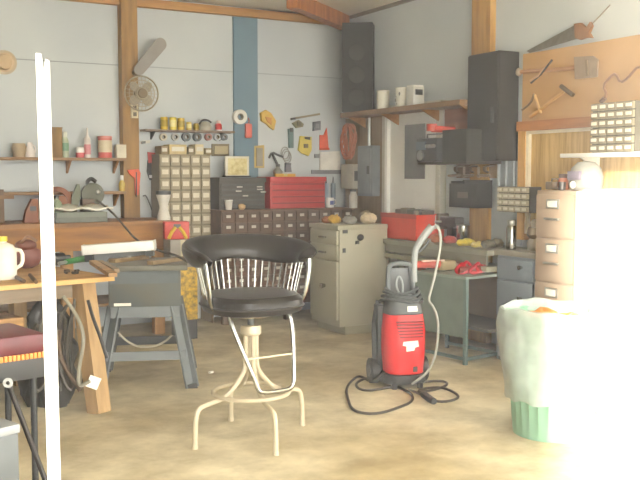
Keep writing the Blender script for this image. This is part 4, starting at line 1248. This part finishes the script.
# tools on the blue-grey back wall
wprism('yellow_tool', 'yellow and orange rounded tool hung on wall right of the blue post', 'tool', [(260, 113), (265, 110), (270, 113), (275, 121), (273, 130), (270, 128), (266, 124), (261, 121)], M('#d7b34a', .5, 0, .2, 30), .04, extra=[([(264, 117), (270, 118), (270, 125), (266, 122)], M('#c98a3a', .5), 'orange_centre')])
wprism('wooden_stick', 'thin brown stick hung level on the wall above small tools', 'stick', [(291, 118), (320, 113), (320, 115), (291, 120)], M('#8a8067', .5), .015, extra=[([(291, 118), (295, 117.4), (295, 119.6), (291, 120)], DARKST, 'end_cap')])
wprism('hand_drill', 'olive grey tool below the thin brown stick', 'tool', [(292, 123), (298, 120), (303, 124), (302, 127), (296, 128)], M('#7d7a5f', .5), .035, extra=[([(296, 122), (300, 122), (300, 126), (296, 126)], M('#5f5d48', .5), 'dial')])
wprism('square_tape', 'dark grey square tape measure on wall right of olive tool', 'tape measure', [(313, 122), (320, 121), (320, 130), (313, 131)], M('#6c6f77', .5), .03, extra=[([(315, 124), (318, 124), (318, 128), (315, 128)], M('#85888f', .5), 'face')])
wprism('green_screwdriver', 'dark green handled screwdriver hung on the wall', 'screwdriver', [(288, 129), (293, 129), (293, 148), (289, 148)], M('#5f7a78', .5), .03, extra=[([(289, 128), (292, 128), (292, 132), (289, 132)], DARKST, 'shaft')])
wprism('yellow_gauge', 'yellow tool with two dark openings hung on the wall', 'tool', [(300, 136), (311, 137), (311, 150), (308, 156), (301, 153), (298, 150)], M('#d6c24c', .5), .03, extra=[([(304, 137), (309, 137), (309, 140), (304, 139)], DARKST, 'upper_opening'), ([(303, 144), (307, 144), (307, 148), (303, 148)], M('#6b5a2a', .5), 'lower_opening')])
wprism('orange_flag', 'bright orange red triangular flag hung above the white papers', 'flag', [(320, 135), (324, 135), (327, 128), (329, 150), (320, 150)], M('#e8603a', .5), .012, extra=[([(320, 148), (329, 148), (329, 150), (320, 150)], M('#d4502e', .5), 'hem')])
wprism('wall_papers', 'white papers pinned over a grey ledge beside the corner', 'papers', [(320, 152), (340, 151), (340, 170), (320, 171)], M('#e9e7dd', .7), .02, extra=[([(311, 170), (341, 170), (341, 174), (311, 174)], M('#7b7c80', .5), 'ledge'), ([(314, 154), (319, 154), (319, 158), (314, 158)], M('#85868a', .5), 'clip')])
t = T('black_hammer', 'black headed hammer hung on the wall over the red tool chest', 'hammer', (0, 0, 0))
MB().tube([P(272, 153, Y=yw), P(279, 168, Y=yw)], .014, 8).build('handle', BLACKP, t)
MB().tube([P(269, 158, Y=yw), P(272, 152, Y=yw), P(278, 155, Y=yw), P(283, 157, Y=yw)], .012, 8, smooth=1).build('head', M('#4f5356', .4, .4), t)
wl = MB()
for k in range(3):
    c = P(285 + k, 153 + 2 * k, Y=yw)
    wl.tube([(c.x + .045 * math.cos(R(a)), c.y - .004 * k, c.z + .06 * math.sin(R(a))) for a in range(0, 360, 20)], .004, 6, True)
tag(wl.build('wire_loop', M('#8f8c82', .4, .3)), 'loops of thin grey wire hung beside the black hammer', 'wire')
wprism('grey_pouch', 'small grey pouch hung under the loops of thin wire', 'pouch', [(285, 163), (290, 163), (291, 172), (285, 172)], M('#76777f', .6), .03, extra=[([(285, 163), (290, 163), (290, 165), (285, 165)], M('#63646b', .6), 'flap')])
for k, (px, lb) in enumerate([(324, 'pale blue tube leaning on wall right of red tool chest'), (331, 'blue grey tube leaning on wall left of the white mug')]):
    p = P(px, 190, Y=YW - .04)
    t = T('caulk_tube', lb, 'tube', (p.x + .02, YW - .05, lt))
    MB().cyl((0, 0, 0), (0, .0, .24), .026).build('tube_body', M(['#9db0bd', '#7b8a96'][k], .5), t)
    MB().cyl((0, 0, .24), (0, 0, .31), .01, .004).build('nozzle', DARKST, t)

# ------------------------------------------------------------------ left wooden worktable
def worktable():
    t = T('wooden_worktable', 'rough plywood worktable with square timber leg at the left', 'worktable', (1.55, 5.34, 0), R(13))
    MB().bx(-1.6, -.02, 0, 1.05, .775, .805, .002).build('table_top', wood('#b88f55', '#97703c', 0), t)
    MB().bx(-1.6, -.02, -.012, .0, .778, .803).build('edge_strip', wood('#dcb473', '#c39a5c', 0), t)
    lg = wood('#b39468', '#97784c', 2)
    MB().bar((-.185, .07, .775), (-.155, -.045, 0), .10, .10).build('leg', lg, t)
    MB().bar((-.2, .98, .775), (-.2, .98, 0), .09, .09).build('leg', lg, t)
    MB().bar((-1.5, .1, .775), (-1.5, .1, 0), .09, .09).build('leg', lg, t)
    MB().bar((-1.5, .98, .775), (-1.5, .98, 0), .09, .09).build('leg', lg, t)
    MB().bx(-1.5, -.26, .06, .1, .69, .775).build('apron', wood('#8a7a66', '#6f604d', 0), t)
    MB().bx(-1.55, -.62, .1, 1.0, .3, .33).build('lower_shelf', wood('#a5773f', '#855a2a', 0), t)


worktable()
tt = .806
q = P(95.5, 381, d=5.22)
tag(MB().box((0, 0, 0), (.07, .008, .07), R(20), rot=Matrix.Rotation(R(25), 3, 'Y')).build('paper_tag', PAPER, None, q - Vector((.02, .03, 0))), 'white paper tag stuck on the worktable leg', 'tag')
def at_table(px, py): return P(px, py, Z=tt)
p = at_table(3, 279)
t = T('white_plastic_jug', 'white plastic jug with yellow cap on the worktable at frame edge', 'jug', p, R(10))
MB().lathe([(0, 0), (.075, 0), (.08, .02), (.08, .17), (.06, .2), (.025, .215), (.025, .225), (0, .225)], seg=24).build('jug_body', M('#e6e2d4', .45), t)
MB().lathe([(.03, .222), (.03, .25), (0, .252)], seg=16).build('cap', M('#d8c83c', .45), t)
MB().tube([(.07, -.01, .17), (.115, -.01, .16), (.115, -.01, .08), (.075, -.01, .06)], .012, 8, smooth=1).build('handle', M('#e6e2d4', .45), t)
p = at_table(27, 268)
t = T('brown_pouch', 'dark reddish brown leather tool pouch on the worktable', 'pouch', p, R(5))
MB().sph((0, 0, .075), .1, (.95, .7, .8), seg=18).jitter(.006, 2).build('pouch_body', M('#7b4a42', .5, 0, .25, 12), t)
MB().sph((-.01, -.02, .15), .075, (.95, .6, .55), seg=14).build('flap', M('#6a3d30', .5), t)
MB().tube([(-.05, -.05, .17), (-.01, -.08, .22), (.05, -.05, .18)], .01, 8, smooth=1).build('strap', M('#8a6a55', .5), t)
for k, (a, b, lb) in enumerate([((14, 276), (24, 281), 'short rusty bar on the worktable right of the white jug'), ((30, 275), (36, 282), 'short rusty bar on the worktable next to the white post')]):
    A, B = P(*a, Z=tt + .012), P(*b, Z=tt + .012)
    tag(MB().cyl(A - A, B - A, .011).build('iron_bar', M('#5a4632', .6, .3), None, A), lb, 'bar')
p = at_table(57, 266)
t = T('angle_grinder', 'black round angle grinder on worktable beside white post', 'grinder head', p + Vector((0, 0, .045)))
MB().cyl((-.05, 0, 0), (.05, .01, 0), .045, .04).build('head', BLACKP, t)
MB().cyl((.05, .01, 0), (.09, .015, 0), .025).build('collar', DARKST, t)
A, B = P(66, 262, Z=tt + .03), P(92, 257, Z=tt + .03)
t = T('green_air_tool', 'bright green handled air tool lying on the worktable', 'air tool', A)
MB().cyl((0, 0, 0), (B - A) * .75, .018, .024).build('tool_body', M('#3f8f4a', .45), t)
MB().sph((B - A) * .8, .036, (1.1, 1, .8)).build('tool_head', M('#2f9a4c', .45), t)
MB().cyl((B - A) * -.25, (0, 0, 0), .012).build('air_fitting', STEEL, t)
for k in range(6):
    pp = at_table(64 + 2.8 * k, 272 + (k % 2) * 2)
    tag(MB().cyl((0, 0, .008), (.03 * math.cos(k * 1.7), .03 * math.sin(k * 1.7), .008), .008, seg=8).build('loose_bolt', M('#4f4132', .5, .3), None, pp), 'small dark bolt in the loose row along the worktable front', 'bolt', 'loose bolts on the worktable')
# dark hoses and bag under the table
t = T('black_bag', 'black slumped bag with hoses under the wooden worktable', 'bag', (1.2, 5.62, 0), R(20))
def bagw(r, z, a):
    f = .16 * math.sin(3 * a + z * 9) + .09 * math.sin(7 * a - z * 17) + .06 * math.sin(13 * a + z * 31)
    return r * (1 + f), z + (.03 * math.sin(4 * a + 1) if z > .3 else 0)
MB().lathe([(0, .0), (.12, .0), (.15, .06), (.16, .14), (.13, .22), (.145, .3), (.15, .38), (.11, .46), (.12, .53), (.09, .6), (.05, .645), (0, .64)], (0, 0, 0), 44, bagw).build('bag_body', M('#34332f', .4, 0, .35, 10, .1), t)
MB().tube([(-.04, 0, .63), (0, -.02, .72), (.05, 0, .64)], .012, 8, smooth=1).build('strap', BLACKP, t)
hose = MB()
for k in range(5):
    hose.tube([(-.17 + .05 * k + .05 * math.sin(R(a)), -.17 - .02 * k + .03 * math.cos(R(2 * a + 60 * k)), .33 + .02 * k + (.2 + .02 * k) * math.cos(R(a))) for a in range(0, 360, 20)], .011, 6, True)
hose.build('hose_loops', M('#4b473d', .45), t)
hs = MB().tube([P(x, y, d=5.12) for x, y in ((63, 296), (72, 308), (82, 326), (84, 344), (79, 366), (78, 388), (90, 381))], .011, 8, smooth=2)
tag(hs.build('grey_cable', M('#8c8878', .5)), 'grey cable hanging in a loop in front of the black bag', 'cable')
hs = MB().tube([P(x, y, d=5.16) for x, y in ((60, 330), (58, 348), (64, 366), (70, 376), (78, 386), (80, 391))], .012, 8, smooth=2)
tag(hs.build('brown_cable', M('#5e4c3a', .5)), 'brown cable hanging low beside the black bag', 'cable')
hs = MB().tube([P(x, y, d=5.08) for x, y in ((88, 300), (93, 318), (100, 336), (105, 352), (107, 358))], .010, 8, smooth=2)
tag(hs.build('black_cable', BLACKP), 'black cable running down over the worktable leg to the saw stand', 'cable')
# planks on the table's lower shelf seen left of the post
for k, (z, hx, lb) in enumerate([(.331, '#8a6438', 'dark wooden plank, lowest in the stack under the worktable'), (.41, '#b1854a', 'mid brown wooden plank in the stack under the worktable'), (.50, '#c2965a', 'pale wooden plank, topmost in the stack under worktable')]):
    t = T('stacked_plank', lb, 'plank', (.87, 5.55, z), R(13))
    MB().bx(-.4, .14, -.1, .16, 0, .072, .003).build('board', wood(hx, '#7d5a30', 0), t)
    MB().bx(.14, .144, -.1, .16, 0.004, .068).build('end_grain', wood('#a87f4b', '#8a6334', 2), t)


# ------------------------------------------------------------------ table saw
def table_saw():
    t = T('table_saw', 'grey blue table saw on splayed steel stand beside the wooden worktable', 'table saw', (1.94, 5.97, 0), R(-20))
    m = M('#4f5759', .55, .1, .3, 4, 0, '#5d594a')
    MB().bx(-.235, .235, -.27, .25, .545, .785, .006).build('body', m, t)
    MB().bx(-.27, .28, -.30, .30, .785, .82, .004).build('table_top', M('#66655a', .5, .3, .2, 8), t)
    MB().bx(-.22, .22, -.277, -.268, .70, .78).build('front_plate', M('#5a6265', .55, .1), t)
    MB().bx(-.2, -.09, -.285, -.268, .555, .572).build('switch_plate', PAPER, t)
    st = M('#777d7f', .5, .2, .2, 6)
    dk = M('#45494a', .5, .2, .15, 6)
    for sx in (-1, 1):
        for sy in (-1, 1):
            A, B = Vector((sx * .20, sy * .22, .545)), Vector((sx * .3, sy * .30, .0))
            lg = MB().bar(A - Vector((sx * .012, 0, 0)), B - Vector((sx * .012, 0, 0)), .078, .014)
            lg.bar(A + Vector((sx * .022, -sy * .025, 0)), B + Vector((sx * .022, -sy * .025, 0)), .014, .06)
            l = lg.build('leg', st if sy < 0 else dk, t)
            MB().box((sx * .303, sy * .295, .012), (.07, .06, .024)).build('foot', BLACKP, l)
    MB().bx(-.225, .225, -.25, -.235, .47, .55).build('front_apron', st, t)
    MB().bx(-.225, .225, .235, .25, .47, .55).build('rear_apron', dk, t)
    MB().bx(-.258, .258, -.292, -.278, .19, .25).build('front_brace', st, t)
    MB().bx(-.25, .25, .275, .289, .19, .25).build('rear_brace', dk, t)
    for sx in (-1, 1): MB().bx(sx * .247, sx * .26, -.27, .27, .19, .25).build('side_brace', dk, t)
    return t


tsaw = table_saw()
hs = MB().tube([P(x, y, d=5.95) for x, y in ((118, 332), (126, 341), (138, 347), (154, 347), (166, 341), (172, 335))], .007, 6, smooth=2)
attach(hs.build('cord', M('#b3ac98', .5)), tsaw)
zt2 = .821
for k, (a, b, w, hx, lb) in enumerate([
        ((93, 262), (113, 275), .05, '#b98f5a', 'short tan wood strip slanting over the saw left edge'),
        ((100, 262), (117, 271), .03, '#8a7350', 'thin dark wood strip beside the tan strip on the saw'),
        ((150, 263), (186, 258), .05, '#8f7d5f', 'flat grey brown strip on the saw right edge'),
        ((112, 261), (146, 257), .06, '#a38a63', 'flat tan offcut lying across the table saw top')]):
    A, B = P(*a, Z=zt2 + .014), P(*b, Z=zt2 + .014)
    d = B - A
    tag(MB().box(d / 2, (d.length, w, .024), math.atan2(d.y, d.x)).build('wood_strip', wood(hx, '#6f5a3c', 0), None, A), lb, 'wood strip')
A, B = P(83.5, 250, d=6.12), P(155, 245, d=6.15)
d = B - A
t = T('light_fixture', 'long white enamel light fixture lying at the back of table saw', 'light fixture', (A + B) / 2)
rt = d.to_track_quat('X', 'Z').to_matrix()
MB().box((0, 0, 0), (d.length, .09, .066), rot=rt, bevel=.004).build('housing', M('#e9e8e4', .4, 0, .04), t)
for sgn in (-1, 1): MB().box(d * .5 * sgn, (.008, .094, .071), rot=rt).build('end_cap', M('#d5d3cb', .4), t)
MB().box(Vector(d) * .42 + Vector((0, -.02, -.055)), (.05, .08, .03), rot=rt).build('mount_foot', DARKST, t)
MB().box(Vector(d) * -.42 + Vector((0, -.0, -.055)), (.05, .08, .05), rot=rt).build('mount_foot', DARKST, t)
p = P(129, 261, Z=zt2)
t = T('bottle_cap', 'small white cap lying on the table saw', 'cap', p)
MB().lathe([(0, 0), (.018, 0), (.018, .025), (.012, .035), (0, .036)]).build('cap_body', WHITE, t)

# ------------------------------------------------------------------ foreground left
o = P(44, 480, d=2.0)
t = T('white_post', 'white painted post with a split top, nearest thing at the left', 'post', (o.x + .02, o.y, 0), R(-10))
wp = M('#f2f1ee', .5, 0, .03)
MB().prism([(-.008, 0), (.020, 0), (.012, 1.668), (.0035, 1.672), (-.001, 1.645), (-.005, 1.683), (-.017, 1.684)], (0, .01, 0), (1, 0, 0), (0, 0, 1), .022).build('post_body', wp, t)
MB().bx(-.04, .04, -.05, .05, 0, .012).build('base_plate', STEEL, t)


def red_stool():
    t = T('red_bench_seat', 'red padded seat with orange fringe on a black frame, far left', 'seat', (.55, 3.98, 0), R(12))
    MB().bx(-.3, .24, -.17, .2, .665, .75, .025).build('cushion', M('#5e1f27', .45, 0, .3, 14), t)
    fg = MB()
    for k in range(30): fg.bx(-.295 + .018 * k, -.28 + .018 * k, -.182, -.17, .648, .672, .003)
    fg.build('fringe', M('#d98a3a', .6), t)
    MB().bx(-.28, .225, -.165, .19, .56, .655, .006).build('frame', M('#232527', .5), t)
    for sx in (-.24, .19):
        for sy in (-.13, .15): MB().cyl((sx, sy, .56), (sx, sy, 0), .014).build('leg', M('#232527', .4, .3), t)


red_stool()
A, B = P(8, 383, d=3.55), P(45, 481, d=3.45)
C_ = A + (B - A) * (A.z / (A.z - B.z))
t = T('black_pipe', 'long black pipe with ringed end leaning down beside the red seat', 'pipe', (C_.x, C_.y, 0))
MB().tube([A - t.location, C_ - t.location + Vector((0, 0, .012))], .011, 10).build('pipe_body', M('#25211f', .4, .2), t)
dd = (A - C_).normalized()
MB().lathe([(.008, 0), (.02, 0), (.02, .014), (.008, .014), (.008, 0)], A - t.location, 16, rot=(P(8, 300, d=1.0) - A).to_track_quat('Z', 'Y').to_matrix()).build('pipe_ring', M('#8b8b86', .4, .4), t)
p = P(2, 440, d=3.4)
t = T('grey_metal_box', 'grey metal box with pale lid at the lower left corner', 'box', (p.x - .08, p.y - .02, 0), R(20))
MB().bx(-.14, .1, -.1, .1, 0, .44, .008).build('box_body', M('#5e6366', .4, .3), t)
MB().bx(-.145, .105, -.105, .105, .44, .475, .006).build('lid', M('#969b9e', .4, .2), t)
# pale crumpled things on the floor between red seat and the post
p = P(27, 374, Z=.05)
t = T('orange_rag_heap', 'pale orange rag heaped on the floor behind the white post', 'rag', (p.x, p.y, 0))
MB().sph((0, 0, .07), .13, (1.0, .8, .5), seg=16).jitter(.015, 9).build('rag', M('#b98a64', .7, 0, .3, 14), t)
MB().sph((.09, -.05, .05), .06, (.8, .8, .7), seg=12).jitter(.008, 3).build('rag_corner', M('#d2c3ac', .7), t)

# bits on the floor
p = P(211, 373, Z=0)
tag(MB().box((0, 0, .006), (.035, .02, .012), R(30)).build('paper_scrap', PAPER, None, (p.x, p.y, 0)), 'tiny white paper scrap on the floor left of the stool', 'scrap')
